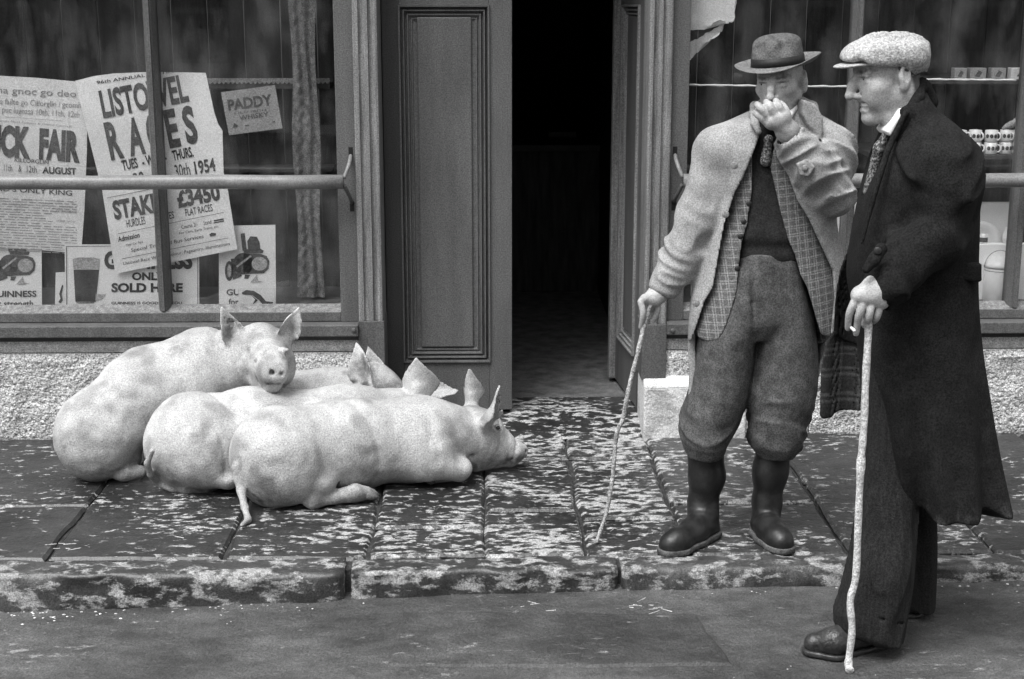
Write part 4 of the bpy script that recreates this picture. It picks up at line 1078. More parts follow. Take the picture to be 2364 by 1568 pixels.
def hide_tint(seed, spots=()):
    def f(V):
        a = vnoise(V[:, 0]*9+seed, V[:, 1]*9, V[:, 2]*9, 3)*0.5 + vnoise(V[:, 0]*23, V[:, 1]*23+seed, V[:, 2]*23, 4)*0.5
        t = 1 - 0.40*np.clip((a-0.06)/0.5, 0, 1)
        b = vnoise(V[:, 0]*60+seed, V[:, 1]*60, V[:, 2]*60, 5); t *= 1+0.05*b
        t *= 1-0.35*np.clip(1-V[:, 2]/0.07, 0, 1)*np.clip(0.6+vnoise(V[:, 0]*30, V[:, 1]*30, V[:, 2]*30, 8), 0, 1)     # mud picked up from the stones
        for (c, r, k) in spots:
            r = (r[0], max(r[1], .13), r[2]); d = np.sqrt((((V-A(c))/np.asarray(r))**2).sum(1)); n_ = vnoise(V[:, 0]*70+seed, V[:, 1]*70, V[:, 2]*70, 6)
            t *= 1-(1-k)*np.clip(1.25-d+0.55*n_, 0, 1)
        return np.clip(t, 0.05, 1.1)
    return f
def body_noise(S, amp, fr, seed):
    def f(X, Y, Z): return amp*vnoise(X*fr, Y*fr, Z*fr, seed)
    S.ops.append((f, S.lo, S.hi, 0, 'd'))
def crease(S, pts, r, k=0.02):
    for a, b in zip(pts[:-1], pts[1:]): S.cone(a, b, r, r, k, 's')
def eyeball(parent, c, r):
    bm = bmesh.new(); bmesh.ops.create_icosphere(bm, subdivisions=2, radius=r, matrix=Matrix.Translation(tuple(c)))
    return bm_obj('eye', bm, M['eye'], parent, True)
def hoof(parent, a, b, r):
    for s_ in (-1, 1):
        off = Vector((0, s_*r*0.5, 0))
        vs, fs = tube([Vector(a)+off, (Vector(a)*0.4+Vector(b)*0.6)+off, Vector(b)+off], [r*0.75, r*0.62, r*0.2], 8)
        mesh_obj('hoof', vs, fs, M['hoof'], parent, True)
C = lambda u, v, z: A(G(u, v, z))
PV = lambda u, v, Y: A(P(u, v, Y))
GP = 'pigs lying in a heap by the shop door'

# --- the front pig, stretched out with its chin on the stones
S = Sculpt(0.0055)
S.ell(C(638, 1058, .170), (.165, .165, .178), 0.05)
S.cone(C(650, 1050, .178), C(800, 1026, .172), .176, .170, 0.06)
S.cone(C(800, 1026, .172), C(960, 1012, .166), .170, .160, 0.06)
S.cone(C(960, 1012, .166), C(1075, 1004, .160), .158, .118, 0.06)
S.ell(C(1108, 1006, .145), (.095, .10, .105), 0.05)
S.cone(C(1110, 1012, .135), C(1186, 1043, .075), .095, .045, 0.04)
S.cone(C(1186, 1043, .075), C(1202, 1041, .074), .040, .036, 0.012)
S.cone(C(1100, 1048, .075), C(1175, 1058, .045), .072, .036, 0.03)
# haunch, folded hind leg, foot
S.ell(C(672, 1056, .165) + np.array((0, -.098, -.01)), (.128, .090, .135), 0.025)
S.cone(C(700, 1040, .17)+np.array((0, -.11, 0)), C(742, 1098, .095)+np.array((0, -.065, 0)), .095, .060, 0.02)
S.path([C(742, 1108, .070), C(722, 1144, .045), C(728, 1150, .036)], [.046, .038, .034], 0.015)
S.path([C(720, 1150, .036), C(772, 1149, .031), C(822, 1139, .036), C(846, 1139, .030)], [.034, .024, .033, .026], 0.010)
crease(S, [C(776, 1000, .22)+np.array((0, -.15, 0)), C(781, 1060, .13)+np.array((0, -.12, 0)), C(770, 1105, .06)+np.array((0, -.1, 0))], .022, 0.02)
crease(S, [C(700, 1020, .27)+np.array((0, -.2, 0)), C(755, 1000, .25)+np.array((0, -.18, 0))], .006, .03)
crease(S, [C(640, 1120, .10)+np.array((0, -.13, 0)), C(690, 1105, .12)+np.array((0, -.16, 0)), C(730, 1085, .13)+np.array((0, -.14, 0))], .006, .02)
# shoulder, folded fore leg
S.ell(C(985, 1040, .12)+np.array((0, -.11, 0)), (.10, .06, .09), 0.05)
S.cone(C(1010, 1055, .10)+np.array((0, -.08, 0)), C(1060, 1075, .065)+np.array((0, -.05, 0)), .062, .050, 0.015)
S.cone(C(1062, 1090, .040), C(1000, 1107, .022), .036, .020, 0.012)
crease(S, [C(985, 965, .2)+np.array((0, -.14, 0)), C(990, 1020, .13)+np.array((0, -.17, 0))], .008, 0.03)
crease(S, [C(1078, 930, .24)+np.array((0, -.07, 0)), C(1092, 1000, .14)+np.array((0, -.12, 0)), C(1085, 1035, .1)+np.array((0, -.12, 0))], .008, 0.03)
ear(S, PV(1120, 974, -.585), PV(1162, 893, -.60), (0.85, -0.50, -0.2), .052, base_r=.026)
ear(S, PV(1086, 932, -.42), PV(1086, 850, -.41), (0.35, 0.9, 0), .046, base_r=.024)
crease(S, [C(1206, 1040, .075)+np.array((0, -.02, .0)), C(1207, 1040, .075)+np.array((0.01, -.02, 0))], .006, 0.004)
S.cone(PV(1148, 985, -.57), PV(1152, 990, -.57), .012, .012, 0.01)
crease(S, [C(1160, 1058, .06)+np.array((0, -.045, 0)), C(1192, 1052, .055)+np.array((0, -.03, 0))], .004, 0.006)
wrinkle(S, C(955, 1012, .166), C(1085, 1004, .16), .20, .008, 17, 81, 3, 3, 1); wrinkle(S, C(720, 1040, .17), C(850, 1020, .17), .22, .006, 12, 82, 4, 4, 1); wrinkle(S, C(1100, 1010, .14), C(1200, 1040, .075), .12, .005, 30, 83, 6, 6, 1)
body_noise(S, 0.005, 11, 1); body_noise(S, 0.002, 30, 2)
# tail
tl = [C(546, 1080, .17), C(550, 1105, .13), C(557, 1135, .085), C(565, 1172, .036), C(573, 1200, .012), C(558, 1213, .012)]
S.path(tl, [.020, .017, .015, .013, .012, .008], 0.012)
p3 = thing('pig', tuple(C(820, 1080, 0)), 'pale pig in front of the heap, stretched out with its snout on the wet stones', 'pig', GP)
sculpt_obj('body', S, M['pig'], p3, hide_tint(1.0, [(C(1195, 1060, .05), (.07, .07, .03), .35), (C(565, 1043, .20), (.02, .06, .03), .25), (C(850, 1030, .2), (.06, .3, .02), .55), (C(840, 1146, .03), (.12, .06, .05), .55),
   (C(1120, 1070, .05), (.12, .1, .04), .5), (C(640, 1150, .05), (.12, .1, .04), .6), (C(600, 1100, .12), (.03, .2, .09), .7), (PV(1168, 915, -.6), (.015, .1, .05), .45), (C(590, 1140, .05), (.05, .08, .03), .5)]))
eyeball(p3, PV(1150, 988, -.585), .008)
hoof(p3, C(842, 1137, .032), C(874, 1146, .014), .028)
hoof(p3, C(1004, 1106, .022), C(985, 1112, .012), .022)

# --- the middle pig
S = Sculpt(0.0055)
S.ell(C(440, 1022, .172), (.165, .165, .182), 0.05)
S.cone(C(450, 1018, .180), C(590, 1000, .180), .176, .172, 0.06)
S.cone(C(590, 1000, .180), A((P(800, 981, -.42).x, -.42, .17)), .172, .160, 0.06)
S.cone(A((P(800, 981, -.42).x, -.42, .17)), A((P(900, 965, -.27).x, -.29, .165)), .160, .130, 0.06)
hp = A((P(955, 955, -.2).x, -.20, .16))
S.ell(hp, (.10, .11, .11), 0.05)
S.cone(hp, hp+np.array((.15, .06, -.08)), .09, .04, 0.03)
S.ell(C(480, 1040, .15)+np.array((0, -.08, 0)), (.11, .085, .13), 0.035)
S.cone(C(490, 1040, .14)+np.array((0, -.07, 0)), C(528, 1090, .08)+np.array((0, -.03, 0)), .085, .06, 0.03)
S.path([C(520, 1100, .05), C(480, 1122, .022), C(430, 1130, .018)], [.04, .026, .02], 0.02)
S.path([C(440, 1128, .020), C(480, 1127, .020)], [.022, .018], 0.012)
crease(S, [C(532, 1010, .22)+np.array((0, -.16, 0)), C(535, 1075, .1)+np.array((0, -.11, 0))], .020, 0.02)
ear(S, PV(960, 918, -.30), PV(964, 824, -.29), (0.25, 0.92, 0), .080, base_r=.03, thick=.013)
ear(S, PV(1010, 915, -.16), PV(1062, 897, -.12), (0.1, -0.5, 0.8), .04, base_r=.025)
wrinkle(S, C(470, 1016, .18), C(590, 1000, .18), .22, .006, 12, 87, 4, 4, 1)
body_noise(S, 0.005, 11, 11); body_noise(S, 0.002, 30, 12)
tl = [C(352, 1040, .20), C(340, 1070, .14), C(347, 1095, .085), C(366, 1117, .03), C(398, 1130, .014), C(440, 1134, .012), C(480, 1134, .010)]
S.path(tl, [.010, .012, .012, .012, .012, .011, .007], 0.010)
p2 = thing('pig', tuple(C(560, 1060, 0)), 'pale pig lying in the middle, its back carrying the head of another pig', 'pig', GP)
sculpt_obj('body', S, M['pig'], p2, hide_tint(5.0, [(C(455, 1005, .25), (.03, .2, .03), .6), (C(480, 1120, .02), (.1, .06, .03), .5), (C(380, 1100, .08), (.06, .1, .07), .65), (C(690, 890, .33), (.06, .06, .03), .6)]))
hoof(p2, C(478, 1125, .018), C(496, 1130, .010), .018)

# --- the pig behind, only its back and head showing against the shop
S = Sculpt(0.006)
bx_ = lambda u: P(u, 900, -.13).x
S.cone((bx_(560), -.15, .165), (bx_(770), -.13, .172), .15, .165, 0.05)
S.cone((bx_(770), -.13, .172), (bx_(850), -.15, .19), .160, .125, 0.05)
S.ell(PV(862, 892, -.19), (.085, .09, .085), 0.04)
S.cone(PV(868, 885, -.19), PV(948, 925, -.17), .078, .045, 0.03)
S.cone(PV(850, 868, -.20), PV(890, 885, -.19), .055, .05, 0.03)
ear(S, PV(848, 893, -.29), PV(819, 790, -.23), (-0.25, -0.95, 0.1), .050, base_r=.03, thick=.013)
ear(S, PV(868, 868, -.11), PV(850, 800, -.10), (0.2, -0.9, 0), .04, base_r=.02)
body_noise(S, 0.005, 11, 21)
p4 = thing('pig', (bx_(740), -.13, 0), 'pale pig at the back, one big dark-lined ear raised against the doorpost', 'pig', GP)
sculpt_obj('body', S, M['pig'], p4, hide_tint(9.0, [(PV(840, 850, -.27), (.045, .06, .06), .3), (PV(846, 885, -.3), (.02, .06, .02), .25), (PV(815, 890, -.3), (.02, .05, .03), .4), (PV(905, 893, -.25), (.07, .1, .03), .55), (PV(760, 880, -.28), (.1, .1, .03), .75)]))

# --- the pig sitting up on the left with its chin on its neighbour
S = Sculpt(0.0055)
S.ell(C(222, 1008, .165), (.145, .15, .172), 0.05)
S.cone(C(225, 1000, .18), PV(340, 905, -.38), .160, .168, 0.07)
S.cone(PV(340, 905, -.38), PV(470, 853, -.30), .168, .158, 0.07)
S.cone(PV(470, 853, -.30), PV(555, 830, -.32), .150, .115, 0.06)
S.cone(PV(450, 890, -.32), PV(470, 985, -.38), .13, .10, 0.06)
S.ell(C(255, 1010, .15)+np.array((0, -.09, 0)), (.105, .085, .125), 0.025)
S.cone(C(265, 1005, .15)+np.array((0, -.07, 0)), C(300, 1050, .07)+np.array((0, -.05, 0)), .085, .058, 0.03)
S.path([C(306, 1045, .07)+np.array((0, -.09, 0)), C(286, 1078, .040)+np.array((0, -.05, 0)), C(294, 1082, .036)+np.array((0, -.05, 0)), C(330, 1080, .030)+np.array((0, -.05, 0))], [.044, .038, .034, .028], 0.008)
crease(S, [C(318, 965, .30)+np.array((0, -.17, 0)), C(324, 1040, .12)+np.array((0, -.12, 0))], .016, 0.02)
# head turned to the street
S.ell(PV(600, 800, -.35), (.105, .105, .095), 0.04)
S.ell(PV(553, 845, -.37), (.075, .075, .085), 0.05)
S.ell(PV(650, 845, -.36), (.055, .075, .085), 0.05)
S.cone(PV(608, 825, -.40), PV(633, 858, -.55), .085, .058, 0.035)
S.cone(PV(612, 872, -.42), PV(630, 886, -.53), .066, .040, 0.025)
S.ell(PV(638, 862, -.585), (.040, .016, .037), 0.010)
for (u, v) in ((628, 861), (650, 864)):
    S.ell(PV(u, v, -.603), (.0085, .018, .0095), 0.004, 's')
crease(S, [PV(618, 887, -.572), PV(633, 882, -.580), PV(648, 887, -.570)], .0045, 0.004)
crease(S, [PV(603, 800, -.455), PV(622, 812, -.475), PV(640, 806, -.46)], .005, 0.012)
crease(S, [PV(590, 842, -.50), PV(598, 868, -.51), PV(606, 888, -.50)], .005, 0.015)
for (u, v, Y) in ((589, 822, -.465), (655, 816, -.465)):
    S.ell(PV(u, v, Y), (.014, .013, .009), 0.01, 's')
    S.ell(PV(u, v-8, Y-.008), (.020, .012, .009), 0.01)
ear(S, PV(547, 792, -.36), PV(511, 708, -.40), (0.35, -0.92, 0.0), .050, base_r=.034, thick=.012)
ear(S, PV(655, 780, -.34), PV(693, 709, -.39), (0.30, -0.92, 0.0), .046, base_r=.034, thick=.012)
wrinkle(S, PV(455, 855, -.30), PV(575, 828, -.33), .19, .008, 18, 84, 3, 3, 1); wrinkle(S, PV(608, 815, -.38), PV(634, 858, -.56), .12, .006, 28, 85, 6, 6, 1); wrinkle(S, PV(255, 960, -.45), PV(350, 900, -.38), .2, .006, 12, 86, 4, 4, 1)
body_noise(S, 0.004, 12, 31); body_noise(S, 0.002, 30, 32)
tl = [C(152, 1025, .18), C(147, 1052, .12), C(160, 1070, .05), C(190, 1082, .014), C(230, 1090, .012)]
S.path(tl, [.010, .012, .012, .011, .008], 0.010)
p1 = thing('pig', tuple(C(300, 1040, 0)), 'pale pig sitting up, facing the street with both pointed ears raised', 'pig', GP)
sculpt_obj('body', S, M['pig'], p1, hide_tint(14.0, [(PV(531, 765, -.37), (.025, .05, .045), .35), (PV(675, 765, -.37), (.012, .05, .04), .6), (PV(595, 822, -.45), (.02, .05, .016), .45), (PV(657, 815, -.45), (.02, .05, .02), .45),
   (PV(620, 808, -.45), (.035, .06, .012), .35), (PV(571, 806, -.45), (.016, .06, .012), .5), (PV(640, 835, -.5), (.03, .06, .02), .72), (PV(612, 880, -.54), (.045, .06, .02), .55), (PV(628, 900, -.5), (.05, .1, .012), .5),  # shade painted around the eyes and into wrinkles, nostrils and mouth line
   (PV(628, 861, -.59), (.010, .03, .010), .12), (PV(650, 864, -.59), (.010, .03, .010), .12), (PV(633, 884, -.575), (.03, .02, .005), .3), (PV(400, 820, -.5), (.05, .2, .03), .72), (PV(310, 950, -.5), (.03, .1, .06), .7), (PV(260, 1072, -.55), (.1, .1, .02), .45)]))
eyeball(p1, PV(590, 823, -.452), .009); eyeball(p1, PV(652, 817, -.446), .007)
hoof(p1, C(326, 1075, .018), C(344, 1080, .010), .018)
# ------------------------------------------------------------------ people: shared builders
def loft(slices, Y0, n=2.2):
    """solid between measured edges: slices = (v, left, right, half depth, centre offset)"""
    sl_ = sorted([(P((a+b)/2, v, Y0+yc).z, P(a, v, Y0+yc).x, P(b, v, Y0+yc).x, hd, Y0+yc) for v, a, b, hd, yc in slices])
    zz = np.array([q[0] for q in sl_]); xl = np.array([q[1] for q in sl_]); xr = np.array([q[2] for q in sl_]); hd = np.array([q[3] for q in sl_]); yc = np.array([q[4] for q in sl_])
    def smooth(z, arr):
        k = np.clip(np.searchsorted(zz, z)-1, 0, len(zz)-2); t = np.clip((z-zz[k])/(zz[k+1]-zz[k]), 0, 1)
        m = np.gradient(arr, zz)
        h = zz[k+1]-zz[k]
        t2 = t*t; t3 = t2*t
        return (2*t3-3*t2+1)*arr[k] + (t3-2*t2+t)*h*m[k] + (-2*t3+3*t2)*arr[k+1] + (t3-t2)*h*m[k+1]
    def f(X, Y, Z, grow=0.0):
        L_, R_, B_, C_ = (smooth(Z, a) for a in (xl, xr, hd, yc))
        a = np.maximum((R_-L_)/2+grow, 0.004); b = np.maximum(B_+grow, 0.004)
        r = (np.abs((X-(L_+R_)/2)/a)**n + np.abs((Y-C_)/b)**n)**(1/n)
        d = (r-1)*np.minimum(a, b)
        return np.maximum(d, np.maximum(zz[0]-Z, Z-zz[-1]))
    lo = np.array([xl.min()-0.04, (yc-hd).min()-0.04, zz[0]-0.005]); hi = np.array([xr.max()+0.04, (yc+hd).max()+0.04, zz[-1]+0.005])
    return f, lo, hi
def prism(poly, Y, y0, y1, clip=None):
    """upright prism whose section in x and z is a measured outline taken at depth Y"""
    pts = [(P(u, v, Y).x, P(u, v, Y).z) for u, v in poly]
    def f(X, Yg, Z):
        d2 = poly2d(X, Z, pts)
        return np.maximum(d2, np.maximum(y0-Yg, Yg-y1))
    a = np.array(pts)
    return f, np.array([a[:, 0].min(), y0, a[:, 1].min()]), np.array([a[:, 0].max(), y1, a[:, 1].max()])
def drape(S, lo, hi, amp, fx, fz, seed, ztop=None, zfull=None):
    def f(X, Y, Z):
        w = vnoise(X*fx, Y*fx, Z*fz, seed)
        if ztop is not None: w = w*np.clip((ztop-Z)/(ztop-zfull), 0, 1)
        return amp*w
    S.ops.append((f, np.array(lo), np.array(hi), 0.0, 'd'))

def head_sculpt(S, M4, sc, mouth=0.0, nose=1.0, jaw=1.0, ears=(-1, 1), nl=0.0, ey=0.0, eo=.35, nw=1.0, cb=0.0):
    """head in its own space (face towards -y), moved by M4"""
    R = np.array(M4.to_3x3()); T = np.array(M4.translation)
    q = lambda x, y, z: R @ (np.array((x, y, z))*sc) + T
    def E(c, r, k=0.02, mode='u', rz=None):
        RR = R if rz is None else R @ np.array(rz)
        S.ell(q(*c), np.array(r)*sc, k*sc, mode, RR)
    def K(a, b, ra, rb, k=0.02, mode='u'): S.cone(q(*a), q(*b), ra*sc, rb*sc, k*sc, mode)
    E((0, .008+ey, .040), (.0735, .090, .066)); E((0, -.030, -.020), (.060, .060, .080), .03)
    K((0, .028, -.06), (0, .045, -.20), .056, .062, .03)
    for s in (-1, 1):
        K((s*.049, .010, -.046), (s*.013, -.070+cb, -.100*jaw), .020, .020, .025)
        E((s*.045, -.050, -.018), (.021, .024, .018), .022)
        E((s*.040, -.050, -.055), (.014, .025, .028), .02, 's') if False else None
    E((0, -.079+cb*1.3, -.101*jaw), (.019, .016, .015), .02)
    K((-.034, -.078, .025), (.034, -.078, .025), .013, .013, .018)
    E((0, -.072, -.062), (.032, .022, .028), .02)
    for s in (-1, 1):
        E((s*.031, -.100, .004), (.019, .018, .012), .012, 's')
        E((s*.031, -.075, .004), (.0155, .014, .0135), .004)                      # lids
        E((s*.032, -.092, .0028), (.0135, .013, .0050), .002, 's')
        K((s*.018, -.0905, .0095), (s*.045, -.083, .0085), .0042, .0035, .005)
        K((s*.020, -.0885, -.0045), (s*.043, -.082, -.004), .003, .003, .006)
        K((s*.014, -.092, .021), (s*.048, -.078, .022), .0065, .005, .010)         # brow
    K((0, -.086, .018), (0, -.091-.016*nose, -.006-nl*.5), 0.0110, .0115*nw, .012); K((0, -.091-.016*nose, -.006-nl*.5), (0, -.092-.022*nose, -.020-nl), .0108*nw, .0115*nw, .010)
    E((0, -.094-.022*nose, -.027-nl), (.0125*nw, .012*nw, .0100*nw), .008)
    for s in (-1, 1):
        E((s*.017, -.080, -.018-nl*.6), (.014, .014, .026), .014)
        E((s*.0130, -.090-.008*nose, -.030-nl), (.0085*nw, .013*nw, .0085*nw), .006)
        E((s*.008, -.096-.012*nose, -.037-nl), (.0035, .0055, .004), .004, 's')
        # ear
    for s in ears:
        eo_ = eo if not isinstance(eo, dict) else eo[s]
        er = [[math.cos(s*eo_), -math.sin(s*eo_), 0], [math.sin(s*eo_), math.cos(s*eo_), 0], [0, 0, 1]]
        ex = .0765+.004*max(0, eo_-.3)-.006*(eo_ < .2)
        K((s*.060, .020+ey, -.006), (s*(ex-.002), .015+ey, -.006), .020, .014, .008); K((s*.060, .018+ey, .012), (s*(ex-.004), .017+ey, .010), .014, .010, .008)
        E((s*ex, .022+ey, .000), (.0080, .019, .033), .006, 'u', er)
        E((s*ex, .014+ey, -.030), (.008, .011, .013), .010, 'u', er)
        o_ = np.array(er) @ np.array((s*.0085, 0, 0))
        E((s*ex+o_[0], .021+ey+o_[1], .004), (.0068, .0125, .022), .003, 's', er)
        K((s*(ex+.002), .006+ey, .002), (s*(ex+.002), .010+ey, -.014), .0055, .0055, .006)
    if mouth <= 0:
        K((-.024, -.086, -.060), (0, -.0945, -.057), .0055, .0072, .008); K((.024, -.086, -.060), (0, -.0945, -.057), .0055, .0072, .008)
        K((-.020, -.084, -.072), (0, -.092, -.071), .0055, .0075, .008); K((.020, -.084, -.072), (0, -.092, -.071), .0055, .0075, .008)
        K((-.026, -.0935, -.0642), (.026, -.0935, -.0642), .0022, .0022, .003, 's')
    else:                                                        # broad smile, lips apart
        m_ = -.008
        for s in (-1, 1):
            K((s*.031, -.074, -.048+m_), (s*.012, -.089, -.049+m_), .0045, .006, .008); K((s*.012, -.089, -.049+m_), (0, -.0915, -.048+m_), .006, .006, .008)
            K((s*.030, -.072, -.060+m_), (s*.012, -.083, -.076+m_), .0045, .006, .008); K((s*.012, -.083, -.076+m_), (0, -.085, -.078+m_), .006, .0065, .008)
            K((s*.033, -.082, -.0535+m_), (s*.014, -.0935, -.0620+m_), .0045, .0088, .002, 's'); K((s*.014, -.0935, -.0620+m_), (0, -.097, -.0630+m_), .0088, .0095, .002, 's')
            K((s*.024, -.089, -.0640+m_), (s*.039, -.064, -.0560+m_), .0150, .0080, .002, 's')
            K((s*.019, -.094, -.038), (s*.041, -.072, -.056+m_), .0045, .005, .006, 's')   # fold from nose to mouth corner
            E((s*.040, -.052, -.046), (.022, .030, .034), .03)
            E((s*.043, -.058, -.022), (.018, .018, .014), .02)
    return q
def face_tint(q, sc, R, brow=0.25, stub=0.0, ey=0.0):
    inv = np.linalg.inv(np.array(R.to_3x3())); T = np.array(R.translation)
    def f(V):
        Lc = ((V-T) @ inv.T)/sc
        x, y, z = np.abs(Lc[:, 0]), Lc[:, 1], Lc[:, 2]
        n_ = vnoise(V[:, 0]*160, V[:, 1]*160, V[:, 2]*160, 3)
        t = np.ones(len(V))
        near = np.sqrt((x)**2+(y)**2+(z)**2) < 0.25
        br = np.clip(1.3-np.sqrt(((x-.034)/.026)**2+((z-.0235-.10*(x-.03))/.0078)**2)+0.4*n_, 0, 1)*(y < -.055)
        t *= 1-(1-brow)*br
        ew = np.clip(1.3-np.sqrt(((x-.033)/.018)**2+((z-.0088)/.0036)**2), 0, 1)*(y < -.062); t *= 1-0.8*ew   # lashes
        lip = np.clip(1.2-np.sqrt((x/.026)**2+((z+.064)/.009)**2), 0, 1)*(y < -.075); t *= 1-0.22*lip
        st = np.clip((-.030-z)/.03, 0, 1)*np.clip((.03-y)/.03, 0, 1)*(z > -.14); t *= 1-stub*st*(0.8+0.5*n_)
        hair = np.clip((z-0.016)/.012, 0, 1)*np.clip((y-ey-0.006)/.012, 0, 1)*(x < .079)
        hb = np.clip((y-ey-.040)/.012, 0, 1)*np.clip((z+.065)/.02, 0, 1)
        t *= 1-0.86*np.clip(np.maximum(hair, hb), 0, 1)*near*(x < .0725)
        c = np.clip(1.1-np.sqrt(((x-.040)/.025)**2+((z+.02)/.02)**2), 0, 1)*(y < -.04); t *= 1-0.10*c
        t *= 1+0.05*n_
        return t
    return f
def eyes(q, R, sc, parent, look):
    """each eye a white ball with a dark iris turned towards look (in head space)"""
    for s in (-1, 1):
        c = q(s*.0305, -.0765, .0035); r = .0118*sc
        bm = bmesh.new(); bmesh.ops.create_icosphere(bm, subdivisions=3, radius=r, matrix=Matrix.Translation(tuple(c)))
        o = bm_obj('eye', bm, M['eye_white'], parent, True)
        Rm = np.array(R.to_3x3()); d = Rm @ np.array(look); d /= np.linalg.norm(d)
        ip = A(c) + d*r*0.64
        bm = bmesh.new(); bmesh.ops.create_icosphere(bm, subdivisions=2, radius=r*0.47, matrix=Matrix.Translation(tuple(ip)))
        bm_obj('iris', bm, M['eye'], o, True)
def finger(S, pts, r0, r1, k=0.0015):
    pts = [A(p) for p in spline([A(p) for p in pts], 3)]
    n_ = len(pts); S.path(pts, [r0+(r1-r0)*i/(n_-1) for i in range(n_)], k)

# ------------------------------------------------------------------ cloth and skin
M['skin'] = mat('skin', 0.30, 0.40, 30, rough=0.55, bump=0.3, bscale=240, grain=0.12, gscale=240, spec=0.35, attr='tint', bdist=0.002)
M['eye_white'] = mat('eye_white', 0.5, rough=0.2, spec=0.5, grain=0)
M['teeth'] = mat('teeth', 0.85, rough=0.25, spec=0.5, grain=0.02)
M['coat_pale'] = mat('gaberdine', 0.20, 0.32, 7, (1, 1, 1), 0.85, 0.35, 420, 0.19, 210, spec=0.15, bdist=0.002)
M['coat_in'] = mat('coat_inside', 0.06, 0.09, 20, rough=0.9)
M['sweater'] = mat('dark_knit', 0.018, 0.028, 25, rough=0.95, bump=0.6, bscale=500, grain=0.2, spec=0.1, bdist=0.003)
M['tweed'] = mat('trouser_tweed', 0.056, 0.10, 30, rough=0.95, bump=0.4, bscale=420, grain=0.25, spec=0.1, bdist=0.003)
M['rubber'] = mat('boot_rubber', 0.010, 0.024, 22, rough=0.42, bump=0.15, bscale=60, grain=0.15, spec=0.4, lo=.45, hi=.8)
M['sole'] = mat('boot_sole', 0.035, 0.10, 30, rough=0.8, bump=0.4)
M['felt'] = mat('hat_felt', 0.07, 0.11, 40, rough=0.95, bump=0.4, bscale=400, grain=0.25, spec=0.1, bdist=0.002)
M['felt_brim'] = mat('hat_brim', 0.11, 0.17, 40, rough=0.95, bump=0.4, bscale=400, grain=0.25, spec=0.1, bdist=0.002)
M['band'] = mat('hat_ribbon', 0.014, rough=0.6)
M['linen'] = mat('white_collar', 0.78, rough=0.7, grain=0.05)
M['coat_dark'] = mat('dark_wool', 0.009, 0.015, 18, rough=0.92, bump=0.5, bscale=320, grain=0.3, spec=0.12, bdist=0.003)
M['trouser_dark'] = mat('dark_trousers', 0.014, 0.023, 18, (6, 6, 0.4), rough=0.9, bump=0.3, bscale=320, grain=0.25, spec=0.12)
M['leather'] = mat('shoe_leather', 0.012, 0.04, 18, rough=0.35, bump=0.4, bscale=90, grain=0.1, spec=0.5)
M['cap'] = mat('cap_tweed', 0.26, 0.42, 120, rough=0.95, bump=0.7, bscale=170, grain=0.2, gscale=200, spec=0.1, lo=.38, hi=.62, bdist=0.005)
M['cap_under'] = mat('cap_lining', 0.05, rough=0.9)
M['wood'] = mat('peeled_stick', 0.36, 0.52, 60, (1, 1, 0.3), rough=0.6, bump=0.5, bscale=70, grain=0.25, lo=.3, hi=.6)
M['wood_dark'] = mat('bark_stick', 0.20, 0.40, 60, (1, 1, 0.4), rough=0.7, bump=0.8, bscale=90, grain=0.3, lo=.35, hi=.6)
M['button'] = mat('button', 0.15, 0.2, 40, rough=0.4)
M['button_dark'] = mat('dark_button', 0.02, rough=0.4)
def check_mat(name, d, p, fine, coarse, soft=1.0, tilt=0.0):
    """woven check: two families of fine stripes and a wider overcheck"""
    m = mat(name, d, p, 30, rough=0.95, bump=0.4, bscale=400, grain=0.25, spec=0.1, bdist=0.003)
    n = m.node_tree.nodes; L = m.node_tree.links; b = n['Principled BSDF']
    tc = n.new('ShaderNodeTexCoord'); mp = n.new('ShaderNodeMapping'); mp.inputs['Rotation'].default_value = (0, tilt, 0)
    L.new(tc.outputs['Object'], mp.inputs[0]); sp = n.new('ShaderNodeSeparateXYZ'); L.new(mp.outputs[0], sp.inputs[0])
    def mth(op, a, b_=None):
        q = n.new('ShaderNodeMath'); q.operation = op
        for i, s_ in enumerate((a, b_)):
            if s_ is None: continue
            if isinstance(s_, (int, float)): q.inputs[i].default_value = s_
            else: L.new(s_, q.inputs[i])
        return q.outputs[0]
    def stripe(x, per, off=0.0): return mth('MULTIPLY_ADD', mth('SINE', mth('MULTIPLY_ADD', x, 2*math.pi/per)), 0.5)
    def st(x, per): q = mth('SINE', mth('MULTIPLY', x, 2*math.pi/per)); return mth('ADD', mth('MULTIPLY', q, 0.5), 0.5)
    fx, fz = st(sp.outputs['X'], fine), st(sp.outputs['Z'], fine)
    cx, cz = st(sp.outputs['X'], coarse), st(sp.outputs['Z'], coarse)
    def gate(c):
        r = n.new('ShaderNodeMapRange'); r.inputs[1].default_value = 0.42; r.inputs[2].default_value = 0.58; L.new(c, r.inputs[0]); return r.outputs[0]
    a = mth('ADD', mth('MULTIPLY', fx, gate(cx)), mth('MULTIPLY', fz, gate(cz)))
    a = mth('MULTIPLY', a, 0.55); a = mth('ADD', a, mth('MULTIPLY', mth('SUBTRACT', 1.0, mth('MULTIPLY', gate(cx), gate(cz))), 0.12))
    r = n.new('ShaderNodeMapRange'); r.inputs[3].default_value = d; r.inputs[4].default_value = p; L.new(a, r.inputs[0])
    g = n.new('ShaderNodeTexNoise'); g.inputs['Scale'].default_value = 200; L.new(tc.outputs['Object'], g.inputs['Vector'])
    gr = n.new('ShaderNodeMapRange'); gr.inputs[1].default_value = .3; gr.inputs[2].default_value = .7; gr.inputs[3].default_value = .6; gr.inputs[4].default_value = 1.4; L.new(g.outputs['Fac'], gr.inputs[0])
    L.new(mth('MULTIPLY', r.outputs[0], gr.outputs[0]), b.inputs['Base Color'])
    return m
M['check'] = check_mat('glen_check', 0.075, 0.26, 0.0085, 0.027, tilt=0.12)
